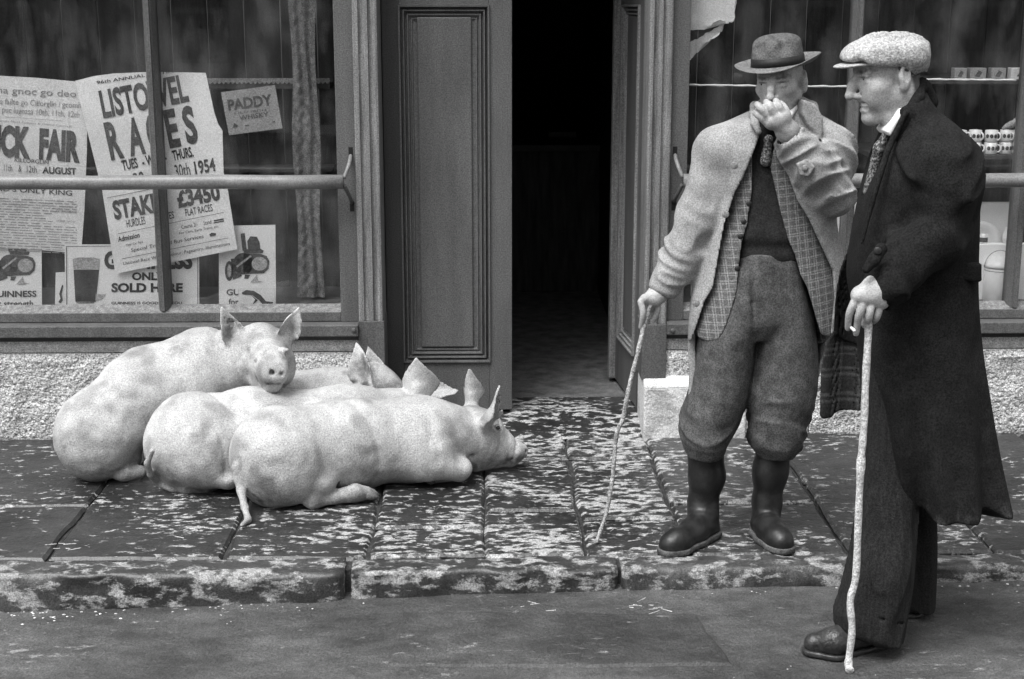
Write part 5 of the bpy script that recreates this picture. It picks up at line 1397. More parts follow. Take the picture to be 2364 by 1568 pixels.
M['plaid'] = check_mat('plaid_lining', 0.014, 0.07, 0.02, 0.075, tilt=-0.05)
M['tie'] = mat('patterned_tie', 0.03, 0.22, 160, rough=0.6, lo=.48, hi=.54)
M['coat_hem'] = mat('dark_wool_muddy', 0.009, 0.015, 18, rough=0.92, bump=0.5, bscale=320, grain=0.3, spec=0.12, bdist=0.003, attr='tint')
def disc(name, p, nrm, r, th, m, parent, n=14):
    nrm = Vector(tuple(nrm)).normalized(); p = Vector(tuple(p))
    vs, fs = tube([p, p+nrm*th*0.7, p+nrm*th], [r, r, r*0.8], n)
    return mesh_obj(name, vs, fs, m, parent, True)
# ------------------------------------------------------------------ man in the felt hat
Y1 = -1.19
foot1 = tuple((P(1700, 1240, Y1).x, Y1, 0))
man1 = thing('person', foot1, 'man in a felt hat and open pale overcoat, covering his mouth with one hand', 'person')
q1 = lambda u, v, dy=0.0: PV(u, v, Y1+dy)
HM = Matrix.Translation(Vector(tuple(q1(1800, 188, 0.0)))) @ Matrix.Rotation(math.radians(-27), 4, 'Z') @ Matrix.Rotation(math.radians(5), 4, 'X') @ Matrix.Rotation(math.radians(-3.5), 4, 'Y')
S = Sculpt(0.0027)
qh = head_sculpt(S, HM, 1.0, 0, 1.0, 1.0, nl=.012, eo={-1: .0, 1: .65})
fy = -0.185                                            # raised hand, before the mouth
hq = lambda cx, cy, dy=0.0: q1(1670.6+cx*.201, 70.0+cy*.201, fy+dy)
S.cone(hq(830, 1300, .03), hq(730, 1160, .008), .031, .034, .02)
S.cone(hq(730, 1160, .008), hq(650, 1040, -.006), .034, .030, .02)
S.cone(hq(690, 985, -.012), hq(540, 1060, -.010), .022, .022, .02)
finger(S, [hq(700, 990, -.014), hq(650, 895, -.020), hq(618, 838, -.006), hq(600, 815, .022), hq(605, 830, .05)], .0118, .0095, .003)
finger(S, [hq(600, 1000, -.018), hq(545, 905, -.024), hq(508, 850, -.010), hq(490, 828, .020), hq(500, 840, .05)], .0122, .0098, .003)
finger(S, [hq(535, 1035, -.014), hq(450, 925, -.020), hq(400, 872, -.008), hq(385, 855, .020), hq(400, 860, .05)], .0118, .0095, .003)
finger(S, [hq(540, 1110, -.006), hq(440, 1020, -.014), hq(378, 965, -.006), hq(362, 948, .018), hq(385, 940, .05)], .0105, .0085, .003)
finger(S, [hq(740, 1060, .004), hq(730, 960, .016), hq(690, 880, .030), hq(640, 840, .042)], .0130, .0105)
S.ell(hq(545, 945, -.010), (.040, .014, .030), .012)
S.cone(hq(600, 1000, -.030), hq(700, 1140, -.020), .006, .006, .014); S.cone(hq(540, 1040, -.026), hq(690, 1150, -.018), .005, .005, .014)
V1, F1 = S.mesh(); V1 = relax(V1, F1, 2, 0.4)
# hand on the stick
S = Sculpt(0.0032)
lq = lambda cx, cy, dy=0.0: q1(1457.8+cx*.1005, 630.4+cy*.1005, -.02+dy)
S.cone(lq(760, 250, .03), lq(640, 420, .01), .026, .028, .02)
S.cone(lq(640, 430, .01), lq(420, 600, -.01), .030, .026, .02)
S.cone(lq(640, 520, .0), lq(560, 640, .0), .026, .020, .02)
S.cone(lq(300, 590, -.03), lq(560, 660, -.01), .016, .015, .012)
finger(S, [lq(300, 620, -.028), lq(215, 660, -.034), lq(265, 880, -.042), lq(250, 1080, -.036), lq(215, 1250, -.025)], .0125, .0085)
finger(S, [lq(380, 650, -.018), lq(340, 760, .012), lq(430, 870, .03), lq(430, 980, .02)], .012, .009)
finger(S, [lq(480, 660, -.012), lq(450, 790, -.008), lq(480, 900, .014), lq(440, 1010, .02)], .0115, .0085)
finger(S, [lq(570, 660, -.004), lq(600, 820, -.006), lq(570, 960, -.002), lq(515, 1090, .004)], .0115, .0085)
V2, F2 = S.mesh(); V2 = relax(V2, F2, 2, 0.4)
# the rest of the body, beneath the clothes
S = Sculpt(0.012)
S.path([q1(1800, 250, .04), q1(1795, 330, .04), q1(1790, 480, .03), q1(1790, 600, .02)], [.05, .085, .085, .085], .05)
S.path([q1(1680, 330, .0), q1(1610, 500, .01), q1(1530, 668, 0)], [.06, .045, .03], .05)
S.path([q1(1905, 330, .0), q1(1925, 455, -.08), q1(1830, 315, -.17)], [.06, .05, .032], .05)
S.path([q1(1730, 620, 0), q1(1660, 850), q1(1628, 1060), q1(1622, 1150)], [.085, .07, .04, .034], .05)
S.path([q1(1800, 620, 0), q1(1800, 850), q1(1782, 1060), q1(1771, 1150)], [.085, .07, .04, .034], .05)
V3, F3 = S.mesh()
VV = np.concatenate([V1, V2, V3]); FF = np.concatenate([F1, F2+len(V1), F3+len(V1)+len(V2)])
o = mesh_obj('body', VV, FF, M['skin'], man1, True)
a_ = o.data.attributes.new('tint', 'FLOAT', 'POINT'); tt = face_tint(qh, 1.0, HM, 0.22, 0.15)(VV)
hmask = np.arange(len(VV)) >= 0
a_.data.foreach_set('value', tt.astype(np.float32))
eyes(qh, HM, 1.0, man1, (-.55, -.8, -.02))

# felt hat
HT = Matrix.Translation(Vector(tuple(q1(1796, 150, .012)))) @ Matrix.Rotation(math.radians(-24), 4, 'Z') @ Matrix.Rotation(math.radians(4.5), 4, 'X') @ Matrix.Rotation(math.radians(-5), 4, 'Y')
def hat(parent, HT):
    n_ = 72; vs = []; fs = []
    def ring(fn): vs.extend([HT @ Vector(fn(2*math.pi*k/n_)) for k in range(n_)])
    def crown(th, t):
        c, s = math.cos(th), math.sin(th)
        rx, ry = .0865-.012*t**1.5, .104-.016*t**1.5
        k = 1.0 if t < .72 else math.sqrt(max(0.0, 1-((t-.72)/.28)**2.2))*0.62+0.38 if t < 1 else 0
        x, y = rx*c*k, ry*s*k
        z = .100*t - .012*max(0, -s)*t                    # lower towards the front
        pin = math.exp(-((abs(th-math.radians(232)))/.35)**2) + math.exp(-((abs(th-math.radians(308)))/.35)**2)
        f_ = math.exp(-((t-.74)/.24)**2)*.030*pin
        x -= c*f_; y -= s*f_
        return x, y, z
    for t in (0, .08, .16, .24, .33, .42, .52, .62, .70, .77, .84, .90, .95, .99): ring(lambda th, t=t: crown(th, t))
    R = 14
    for j in range(R-1):
        for k in range(n_): fs.append([j*n_+k, j*n_+(k+1) % n_, (j+1)*n_+(k+1) % n_, (j+1)*n_+k])
    c0 = len(vs)                                          # top with a lengthwise dent
    for fr in (.75, .5, .25):
        def tp(th, fr=fr):
            x, y, z = crown(th, .99); return x*fr, y*fr, .100 - .010*max(0, -math.sin(th))*fr - .026*(1-fr)*math.exp(-(x*fr/.022)**2) + .004*(1-fr)
        ring(tp)
    vs.append(HT @ Vector((0, 0, .074)))
    rows = [(R-1)*n_, c0, c0+n_, c0+2*n_]
    for a, b in zip(rows[:-1], rows[1:]):
        for k in range(n_): fs.append([a+k, a+(k+1) % n_, b+(k+1) % n_, b+k])
    for k in range(n_): fs.append([rows[-1]+k, rows[-1]+(k+1) % n_, len(vs)-1])
    h = bpy.data.objects.new('felt_hat', None); COL.objects.link(h); h.parent = parent; h.location = HT.translation - wloc(parent)
    mesh_obj('crown', vs, fs, M['felt'], h, True)
    vs = []; fs = []
    prof = [(0, 0.003), (.25, .001), (.5, 0), (.75, .001), (.97, .003), (1.0, .0015), (.97, -.0005), (.75, -.003), (.5, -.004), (.25, -.003), (0, -.001)]
    for (f_, dz) in prof:
        for k in range(n_):
            th = 2*math.pi*k/n_; c, s = math.cos(th), math.sin(th)
            x = c*(.0855+.056*f_); y = s*(.103+.052*f_)
            z = dz + f_*f_*(c*c*(.026 if c > 0 else .012) + .020*max(0, s)**2 - .010*max(0, -s)**2)
            vs.append(HT @ Vector((x, y, z)))
    for j in range(len(prof)-1):
        for k in range(n_): fs.append([j*n_+k, j*n_+(k+1) % n_, (j+1)*n_+(k+1) % n_, (j+1)*n_+k])
    for k in range(n_): fs.append([(len(prof)-1)*n_+k, (len(prof)-1)*n_+(k+1) % n_, (k+1) % n_, k])
    mesh_obj('brim', vs, fs, M['felt_brim'], h, True)
    vs = []; fs = []
    for (z, g) in ((.001, .0), (.001, .0022), (.030, .0018), (.030, .0)):
        for k in range(n_):
            th = 2*math.pi*k/n_; x, y, _ = crown(th, z/.100); vs.append(HT @ Vector((x+g*math.cos(th), y+g*math.sin(th), z)))
    for j in range(3):
        for k in range(n_): fs.append([j*n_+k, j*n_+(k+1) % n_, (j+1)*n_+(k+1) % n_, (j+1)*n_+k])
    mesh_obj('hat_band', vs, fs, M['band'], h, True)
hat(man1, HT)

# overcoat
SL = [(248, 1755, 1862, .060, .035), (262, 1728, 1885, .078, .032), (278, 1690, 1908, .092, .025), (296, 1652, 1936, .110, .015), (330, 1640, 1952, .132, .005), (400, 1648, 1940, .142, 0), (500, 1640, 1924, .145, 0), (600, 1614, 1936, .150, 0), (700, 1596, 1938, .158, 0), (790, 1590, 1925, .162, 0), (860, 1592, 1895, .165, .0), (945, 1588, 1870, .165, 0)]
f_raw, lo, hi = loft(SL, Y1, 2.25)
drp = lambda X, Y, Z: .011*vnoise(X*9, Y*9, Z*2.2, 3)
f = lambda X, Y, Z, grow=0.0: f_raw(X, Y, Z) + drp(X, Y, Z) - grow
S = Sculpt(0.005)
S.func(f, lo, hi, 0.0)
# sleeves
S.path([q1(1690, 325, 0), q1(1655, 345, 0), q1(1614, 490, .005), q1(1570, 590, 0), q1(1533, 662, -.005)], [.060, .067, .064, .057, .050], .04)
S.path([q1(1893, 330, 0), q1(1915, 345, -.01), q1(1922, 440, -.075)], [.068, .070, .070], .035)
S.path([q1(1922, 445, -.085), q1(1878, 392, -.135), q1(1828, 322, -.168)], [.072, .066, .050], .018)
S.ell(q1(1928, 458, -.08), (.062, .06, .060), .02)
wrinkle(S, q1(1618, 480), q1(1533, 665), .09, .013, 30, 5, 12)
wrinkle(S, q1(1655, 330), q1(1612, 500), .10, .006, 14, 6, 16)
wrinkle(S, q1(1925, 300, -.02), q1(1925, 460, -.08), .11, .016, 22, 7, -20)
wrinkle(S, q1(1925, 455, -.085), q1(1832, 325, -.168), .10, .014, 22, 8, 16)
crease(S, [q1(1672, 300, -.09), q1(1664, 350, -.12), q1(1655, 410, -.11), q1(1638, 480, -.08)], .006, .010)
crease(S, [q1(1898, 300, -.08), q1(1888, 345, -.13), q1(1885, 375, -.15)], .007, .012)
# hollow it out and open the front
fi = lambda X, Y, Z: f(X, Y, Z, -.014)
S.func(fi, lo, hi, 0.003, 's')
S.cone(q1(1545, 640, 0), q1(1518, 692, -.005), .041, .043, .003, 's')
S.cone(q1(1850, 352, -.155), q1(1815, 303, -.175), .040, .043, .003, 's')
op = [(1748, 230), (1757, 268), (1764, 300), (1741, 353), (1717, 413), (1701, 445), (1677, 522), (1661, 602), (1649, 667), (1631, 702), (1611, 773), (1603, 800), (1560, 815), (1560, 1000), (1980, 1000), (1980, 780), (1922, 778), (1932, 700), (1928, 630), (1893, 560), (1866, 505), (1838, 461), (1816, 401), (1803, 360), (1802, 300), (1822, 262), (1822, 230)]
fp, plo, phi = prism(op, Y1-.12, Y1-.40, Y1-.015)
def fp2(X, Y, Z):                                     # spare the raised sleeve
    d = fp(X, Y, Z)
    a_, b_ = q1(1935, 470, -.075), q1(1815, 303, -.18); e = b_-a_
    t = np.clip(((X-a_[0])*e[0]+(Y-a_[1])*e[1]+(Z-a_[2])*e[2])/(e@e), 0, 1)
    k = np.sqrt((X-a_[0]-t*e[0])**2+(Y-a_[1]-t*e[1])**2+(Z-a_[2]-t*e[2])**2)-.090+.02*t
    return np.maximum(d, -k)
S.func(fp2, plo, phi, 0.003, 's')
# turned collar
S.path([q1(1850, 232, .015), q1(1876, 246, -.005), q1(1890, 280, -.055)], [.014, .016, .014], .012)
S.path([q1(1846, 240, .03), q1(1825, 235, .075), q1(1795, 233, .085), q1(1765, 238, .07), q1(1742, 245, .03), q1(1738, 262, -.02)], [.016, .016, .016, .014, .012, .010], .02)
S.path([q1(1738, 262, -.02), q1(1742, 285, -.09), q1(1752, 305, -.115)], [.012, .013, .010], .012)
fc, clo, chi = prism([(1848, 228), (1876, 238), (1893, 268), (1893, 300), (1889, 318), (1872, 303), (1858, 288), (1845, 262)], Y1-.07, Y1-.118, Y1-.02)
S.func(fc, clo, chi, 0.008)
coat1 = sculpt_obj('overcoat', S, M['coat_pale'], man1, it=2)
for (u, v, dy) in ((1695, 382, -.142), (1675, 495, -.143), (1607, 700, -.125)):
    disc('button', q1(u, v, dy-.001), (-.25, -1, .05), .0125, .005, M['button'], coat1)
# cuff strap of the raised sleeve
fs_, slo, shi = prism([(1838, 378), (1862, 366), (1881, 385), (1866, 408), (1846, 405)], Y1-.21, Y1-.222, Y1-.19)
S = Sculpt(0.003); S.func(fs_, slo, shi, 0.0); sculpt_obj('cuff_strap', S, M['coat_pale'], coat1, it=2)
disc('button', q1(1858, 388, -.222), (-.1, -1, .1), .010, .005, M['button'], coat1)

# checked jacket, open
SJ = [(290, 1700, 1890, .070, .015), (330, 1680, 1905, .095, .008), (400, 1670, 1915, .108, 0), (500, 1668, 1902, .114, 0), (600, 1640, 1920, .122, -.002), (700, 1616, 1926, .134, -.008), (790, 1606, 1922, .142, -.010), (800, 1608, 1918, .142, -.010)]
f2, lo2, hi2 = loft(SJ, Y1, 2.2)
S = Sculpt(0.0045); S.func(lambda X, Y, Z: f2(X, Y, Z)+drp(X, Y, Z), lo2, hi2, 0.0)
S.func(lambda X, Y, Z: f2(X, Y, Z)+drp(X, Y, Z)+.0105, lo2, hi2, 0.0015, 's')
oj = [(1752, 240), (1757, 300), (1746, 340), (1743, 361), (1741, 441), (1729, 522), (1717, 562), (1707, 634), (1702, 677), (1682, 743), (1662, 786), (1640, 795), (1622, 792), (1600, 770), (1560, 810), (1560, 900), (1980, 900), (1980, 790), (1935, 782), (1912, 782), (1897, 773), (1887, 743), (1865, 667), (1848, 634), (1836, 590), (1820, 554), (1804, 494), (1792, 441), (1781, 389), (1787, 357), (1800, 320), (1812, 240)]
fp, plo, phi = prism(oj, Y1-.12, Y1-.4, Y1+.02); S.func(fp, plo, phi, 0.002, 's')
fb, blo, bhi = prism([(1550, 798), (1960, 798), (1960, 900), (1550, 900)], Y1, Y1-.4, Y1+.4); S.func(fb, blo, bhi, 0, 's')
jk = sculpt_obj('jacket', S, M['check'], man1, it=2)
for (u, v) in ((1729, 470), (1717, 512), (1709, 546), (1702, 620)):
    disc('button', q1(u, v, -.133), (-.1, -1, 0), .0095, .007, M['button_dark'], jk)

# knitted pullover with a ribbed hem, shirt collar and tie
SS = [(262, 1755, 1850, .06, .02), (300, 1715, 1875, .070, .012), (400, 1690, 1895, .092, .005), (500, 1686, 1890, .100, .003), (548, 1686, 1886, .104, 0), (556, 1690, 1880, .099, 0), (588, 1690, 1878, .102, 0), (596, 1692, 1874, .098, 0)]
f3, lo3, hi3 = loft(SS, Y1, 2.2); S = Sculpt(0.006); S.func(f3, lo3, hi3, 0.0); drape(S, lo3, hi3, .006, 10, 4, 23)
fv, vlo, vhi = prism([(1768, 250), (1762, 305), (1773, 352), (1790, 340), (1806, 300), (1812, 250)], Y1-.1, Y1-.3, Y1-.05); S.func(fv, vlo, vhi, .004, 's')
sculpt_obj('pullover', S, M['sweater'], man1, it=2)
S = Sculpt(0.0035)
S.path([q1(1752, 252, -.02), q1(1770, 275, -.085), q1(1790, 288, -.098), q1(1818, 272, -.08), q1(1838, 245, -.02), q1(1830, 235, .05), q1(1795, 232, .085), q1(1758, 240, .05), q1(1752, 252, -.02)], [.011]*9, .006)
S.cone(q1(1826, 262, -.07), q1(1800, 296, -.10), .010, .007, .006)
sculpt_obj('shirt_collar', S, M['linen'], man1, it=1)
S = Sculpt(0.0035); S.ell(q1(1774, 322, -.082), (.017, .013, .016), .004); S.cone(q1(1773, 330, -.080), q1(1768, 372, -.088), .013, .020, .008)
sculpt_obj('tie', S, M['tie'], man1, it=2)

# trousers bloused over the boots
LL = [(585, 1690, 1800, .105, 0), (680, 1640, 1790, .115, 0), (770, 1612, 1752, .120, 0), (850, 1602, 1742, .118, 0), (920, 1588, 1730, .118, -.002), (970, 1572, 1712, .108, -.004), (1000, 1572, 1700, .106, -.004), (1030, 1580, 1682, .098, -.002), (1050, 1588, 1672, .085, 0)]
LR = [(585, 1770, 1842, .105, 0), (680, 1752, 1868, .115, 0), (770, 1744, 1884, .120, 0), (850, 1735, 1888, .120, 0), (930, 1726, 1880, .120, -.002), (980, 1724, 1866, .106, -.004), (1010, 1726, 1858, .102, -.004), (1035, 1736, 1848, .092, 0), (1048, 1748, 1838, .08, 0)]
LW = [(575, 1688, 1846, .108, 0), (600, 1686, 1848, .112, 0), (680, 1650, 1866, .118, 0), (740, 1625, 1880, .115, 0), (775, 1640, 1870, .09, 0)]
S = Sculpt(0.005)
for LS in (LL, LR, LW):
    g_, glo, ghi = loft(LS, Y1, 2.0); S.func(g_, glo, ghi, 0.012)
drape(S, S.lo, S.hi, .012, 9, 2.2, 33)
wrinkle(S, q1(1640, 900), q1(1635, 1045), .13, .009, 18, 34, 12, 8); wrinkle(S, q1(1800, 880), q1(1795, 1042), .13, .009, 18, 36, -14, 8)
wrinkle(S, q1(1745, 600, -.06), q1(1740, 800, -.06), .12, .007, 5, 37, 26, 10)
crease(S, [q1(1742, 600, -.115), q1(1738, 700, -.118), q1(1744, 770, -.125), q1(1738, 850, -.115)], .004, .012)
crease(S, [q1(1728, 615, -.112), q1(1735, 690, -.12)], .002, .006)
sculpt_obj('trousers', S, M['tweed'], man1, it=2)

# rubber boots
def boot(pts, foot, heel, toe_r, nm):
    S = Sculpt(0.0045)
    for (a, b, ra, rb) in pts: S.cone(a, b, ra, rb, .03)
    for (a, b, ra, rb) in foot: S.cone(a, b, ra, rb, .025)
    zc = 0.012
    def cut(X, Y, Z): return Z-zc + 0*X + 0*Y
    lo_, hi_ = S.lo-.02, S.hi+.02; hi_[2] = zc
    S.func(cut, lo_, hi_, .004, 's')
    wrinkle(S, pts[-1][0], pts[-1][1]+np.array((0, 0, -.02)), .11, .005, 30, len(nm), 10)
    b = sculpt_obj('boot', S, M['rubber'], man1, it=2)
    S = Sculpt(0.004)
    for (a, c, ra, rb) in foot:
        a2, c2 = A(a).copy(), A(c).copy(); a2[2] = c2[2] = .009
        S.cone(a2, c2, ra*1.07+.004, rb*1.07+.004, .012)
    def slab(X, Y, Z): return np.abs(Z-.010)-.010 + 0*X + 0*Y
    D = [o for o in S.ops]
    S.func(lambda X, Y, Z: -(np.abs(Z-.0105)-.0105) + 0*X+0*Y, S.lo-.02, S.hi+.02, .002, 's')
    S.lo[2] = -.004; S.hi[2] = .026
    sculpt_obj('boot_sole', S, M['sole'], b, it=1)
fl = lambda u, v, z: C(u, v, z)
boot([(q1(1628, 1030), q1(1632, 1100), .066, .060), (q1(1632, 1100), q1(1622, 1165), .060, .048), (q1(1622, 1165), fl(1618, 1205, .055), .050, .048)],
     [(fl(1634, 1212, .040), fl(1600, 1228, .042), .044, .046), (fl(1600, 1228, .042), fl(1562, 1252, .034), .046, .044), (fl(1562, 1252, .034), fl(1548, 1258, .030), .044, .040)], 0, 0, 'left')
boot([(q1(1788, 1022), q1(1778, 1090), .064, .058), (q1(1778, 1090), q1(1770, 1160), .058, .047), (q1(1770, 1160), fl(1772, 1200, .055), .048, .047)],
     [(fl(1762, 1210, .040), fl(1778, 1225, .042), .044, .045), (fl(1778, 1225, .042), fl(1798, 1245, .034), .045, .043), (fl(1798, 1245, .034), fl(1806, 1253, .030), .043, .038)], 0, 0, 'right')

# his stick
st = [(1503, 700, -.045), (1489, 745, -.05), (1472, 818, -.06), (1456, 880, -.062), (1445, 930, -.065), (1438, 968, -.066), (1424, 1000, -.068), (1418, 1060, -.07), (1412, 1120, -.072), (1398, 1190, -.074)]
pts = [Vector(tuple(q1(*a))) for a in st] + [G(1377, 1252, 0.005)]
sp_ = spline(pts, 6); rad = [.0088-.0022*i/len(sp_)+.0012*math.sin(i*1.9)*(math.sin(i*.7) > .3) for i in range(len(sp_))]
vs, fs = tube(sp_, rad, 10)
tag(mesh_obj('walking_stick', vs, fs, M['wood_dark'], None, True, origin=tuple(pts[-1])), 'thin crooked stick held by the man in the felt hat, bent near the middle', 'stick')
# ------------------------------------------------------------------ man in the flat cap, seen from his left side
Y2 = -1.88
q2 = lambda u, v, dy=0.0: PV(u, v, Y2+dy)
fz2 = roadz(1.05)
man2 = thing('person', (P(2060, 1450, Y2).x, Y2, fz2), 'smiling man in a pale flat cap and long dark overcoat, leaning on a stick', 'person')
HM2 = Matrix.Translation(Vector(tuple(q2(2055, 173)))) @ Matrix.Rotation(math.radians(-84), 4, 'Z') @ Matrix.Rotation(math.radians(8.5), 4, 'X')
hs2 = 1.02
S = Sculpt(0.0027)
qh2 = head_sculpt(S, HM2, hs2, 1.0, 1.22, 1.08, nl=.014, ey=-.008, nw=1.15, cb=.006)
S.path([q2(2085, 215, .0), q2(2092, 300, .0)], [.060, .066], .03)
S.cone(q2(2048, 270, -.035), q2(2064, 320, -.02), .012, .014, .02)
V1, F1 = S.mesh(); V1 = relax(V1, F1, 2, 0.4)
# hand hanging over the head of the stick, cigarette between two fingers
S = Sculpt(0.003)
hy = -.275
h2 = lambda cx, cy, dy=0.0: q2(1906.96+cx*.12058, 614.6+cy*.12058, hy+dy)
S.cone(h2(1080, 180, .05), h2(940, 400, .01), .030, .034, .02)
S.cone(h2(930, 470, .0), h2(690, 560, .0), .034, .026, .02)
S.cone(h2(940, 520, .0), h2(1040, 620, .0), .034, .026, .02)
S.cone(h2(640, 560, -.008), h2(1050, 660, -.006), .021, .021, .02)
finger(S, [h2(600, 590, -.008), h2(530, 720, -.012), h2(455, 890, -.008), h2(428, 1050, .004), h2(418, 1190, .018)], .0125, .0085)
finger(S, [h2(720, 640, -.014), h2(680, 800, -.020), h2(625, 960, -.016), h2(600, 1110, -.002), h2(572, 1290, .012)], .0128, .0088)
finger(S, [h2(870, 680, -.014), h2(842, 860, -.022), h2(812, 1010, -.014), h2(800, 1040, .010), h2(780, 1080, .03)], .0118, .009)
finger(S, [h2(1020, 700, -.010), h2(1008, 860, -.014), h2(970, 980, -.008), h2(940, 1030, .01), h2(900, 1060, .03)], .0108, .0085)
finger(S, [h2(720, 640, .035), h2(690, 850, .05), h2(710, 1030, .045), h2(760, 1140, .03)], .0135, .010)
for (cx, cy) in ((600, 590), (730, 640), (880, 670), (1025, 690)): S.ell(h2(cx, cy, -.018), (.012, .008, .011), .008)
V2, F2 = S.mesh(); V2 = relax(V2, F2, 2, 0.4)
S = Sculpt(0.012)
S.path([q2(2092, 260, .0), q2(2120, 360), q2(2110, 640), q2(2100, 720)], [.055, .085, .085, .085], .05)
S.path([q2(2160, 360, -.12), q2(2150, 555, -.195), q2(2010, 672, -.255)], [.035, .034, .03], .05)
S.path([q2(2170, 345, .16), q2(2140, 580, .18), q2(2080, 720, .15)], [.05, .042, .03], .05)
S.path([q2(2090, 720, -.05), q2(2052, 1100, -.075), q2(2020, 1420, -.115)], [.06, .05, .034], .05)
S.path([q2(2100, 720, .06), q2(2115, 1100, .11), q2(2118, 1370, .12)], [.06, .05, .034], .05)
V3, F3 = S.mesh()
VV = np.concatenate([V1, V2, V3]); FF = np.concatenate([F1, F2+len(V1), F3+len(V1)+len(V2)])
o = mesh_obj('body', VV, FF, M['skin'], man2, True)
a_ = o.data.attributes.new('tint', 'FLOAT', 'POINT'); a_.data.foreach_set('value', face_tint(qh2, hs2, HM2, 0.12, 0.14, -.008)(VV).astype(np.float32))
eyes(qh2, HM2, hs2, man2, (-.1, -1, -.05))
tv = []; tf = []
for i in range(-7, 8):                                   # upper teeth
    a0 = (i-.44)*.155; a1 = (i+.44)*.155; k = len(tv); r = .0265
    for a in (a0, a1):
        for z in (-.0590, -.0735):
            for rr in (r, r-.004): tv.append(tuple(qh2(math.sin(a)*rr*1.05, -.0625-math.cos(a)*rr*.98, z)))
    tf += [[k, k+2, k+6, k+4], [k+1, k+5, k+7, k+3], [k, k+4, k+5, k+1], [k+2, k+3, k+7, k+6], [k, k+1, k+3, k+2], [k+4, k+6, k+7, k+5]]
mesh_obj('teeth', tv, tf, M['teeth'], man2)

# cap: full crown overhanging a short stiff peak
cp = bpy.data.objects.new('flat_cap', None); COL.objects.link(cp); cp.parent = man2; cp.location = Vector(tuple(q2(2060, 140))) - wloc(man2)
S = Sculpt(0.004)
S.ell(q2(2062, 124), (.094, .100, .054), .03)
S.ell(q2(2012, 127), (.074, .086, .044), .04)
S.ell(q2(1978, 136), (.042, .064, .024), .04)
S.ell(q2(2100, 130), (.046, .086, .050), .03)
S.cone(q2(2096, 148, .0), q2(2104, 156, 0), .064, .044, .03)
pz = [(1900, 148), (1940, 143), (2000, 145), (2060, 149), (2086, 151), (2116, 178), (2160, 165), (2160, 260), (1900, 260)]
fp, plo, phi = prism(pz, Y2-.1, Y2-.3, Y2+.3); S.func(fp, plo, phi, .010, 's')
wrinkle(S, q2(2140, 135, -.03), q2(1990, 120, -.03), .16, .010, 9, 44, 22, 6)
body_noise(S, .003, 40, 45)
sculpt_obj('crown', S, M['cap'], cp, it=2)
S = Sculpt(0.003)
S.ell(q2(1962, 150, 0), (.046, .072, .0075), .004, 'u', [[1, 0, -.16], [0, 1, 0], [.16, 0, 1]])
S.ell(q2(1990, 147, 0), (.036, .078, .0085), .006, 'u', [[1, 0, -.10], [0, 1, 0], [.10, 0, 1]])
sculpt_obj('peak', S, M['cap'], cp, it=1)
S = Sculpt(0.004)
S.ell(q2(2060, 152), (.088, .084, .045), .01)
fb, blo, bhi = prism([(1900, 60), (1900, 300), (2078, 300), (2080, 150), (2100, 160), (2132, 177), (2150, 60)], Y2-.1, Y2-.3, Y2+.3); S.func(fb, blo, bhi, .003, 's')
fb, blo, bhi = prism([(1800, 158), (2055, 160), (2088, 166), (2100, 168), (2126, 180), (2240, 180), (2240, 300), (1800, 300)], Y2-.1, Y2-.3, Y2+.3); S.func(fb, blo, bhi, .003, 's')
sculpt_obj('head_band', S, M['cap_under'], cp, it=1)

# long overcoat
SB = [(205, 2098, 2138, .055, 0), (232, 2078, 2148, .075, 0), (258, 2066, 2168, .100, 0), (285, 2054, 2194, .135, 0), (315, 2040, 2218, .165, 0), (345, 2026, 2233, .180, 0), (400, 2006, 2241, .185, 0), (480, 1984, 2244, .182, 0), (560, 1968, 2243, .178, 0), (640, 1960, 2242, .175, 0),
      (720, 1972, 2245, .180, 0), (800, 1982, 2252, .188, 0), (900, 1992, 2266, .200, 0), (1000, 2010, 2280, .212, 0), (1080, 2034, 2292, .222, 0), (1148, 2058, 2302, .228, 0)]
g2, lo, hi = loft(SB, Y2, 2.7)
def skirt(X, Y, Z):                                      # deep folds opening towards the hem
    d = g2(X, Y, Z)
    zt, zb = P(2100, 700, Y2).z, P(2100, 1148, Y2).z
    m = np.clip((zt-Z)/(zt-zb), 0, 1)**1.2
    xc = P(2140, 1000, Y2).x
    th = np.arctan2(Y-Y2, X-xc)
    return d + m*(.016*np.sin(th*7+1.2+Z*2) + .010*np.sin(th*13+Z*3))
S = Sculpt(0.0055)
S.func(skirt, lo, hi, 0.0)
# near sleeve, bent at the elbow
S.path([q2(2158, 368, -.120), q2(2180, 420, -.160), q2(2160, 545, -.200)], [.068, .072, .070], .09)
S.path([q2(2155, 548, -.208), q2(2085, 618, -.235), q2(2032, 672, -.258)], [.072, .064, .056], .02)
S.path([q2(2158, 368, .13), q2(2178, 420, .16), q2(2140, 580, .18), q2(2090, 720, .14)], [.083, .08, .07, .06], .04)
S.ell(q2(2095, 255, -.06), (.05, .05, .03), .04)
drape(S, lo, hi, .009, 7, 1.8, 53)
wrinkle(S, q2(2175, 330, -.15), q2(2158, 550, -.205), .13, .020, 13, 55, 14, 6)
wrinkle(S, q2(2160, 535, -.207), q2(2040, 668, -.25), .11, .016, 16, 56, -10, 7)
# lapel line and the crossing front edge
S.path([q2(2090, 262, -.115), q2(2050, 345, -.13), q2(2012, 470, -.15), q2(1990, 560, -.16)], [.010, .010, .009, .006], .006)
crease(S, [q2(2097, 275, -.128), q2(2062, 360, -.158), q2(2035, 440, -.175)], .005, .012)
crease(S, [q2(2111, 800, -.19), q2(2150, 940, -.21), q2(2215, 1135, -.235)], .010, .02)
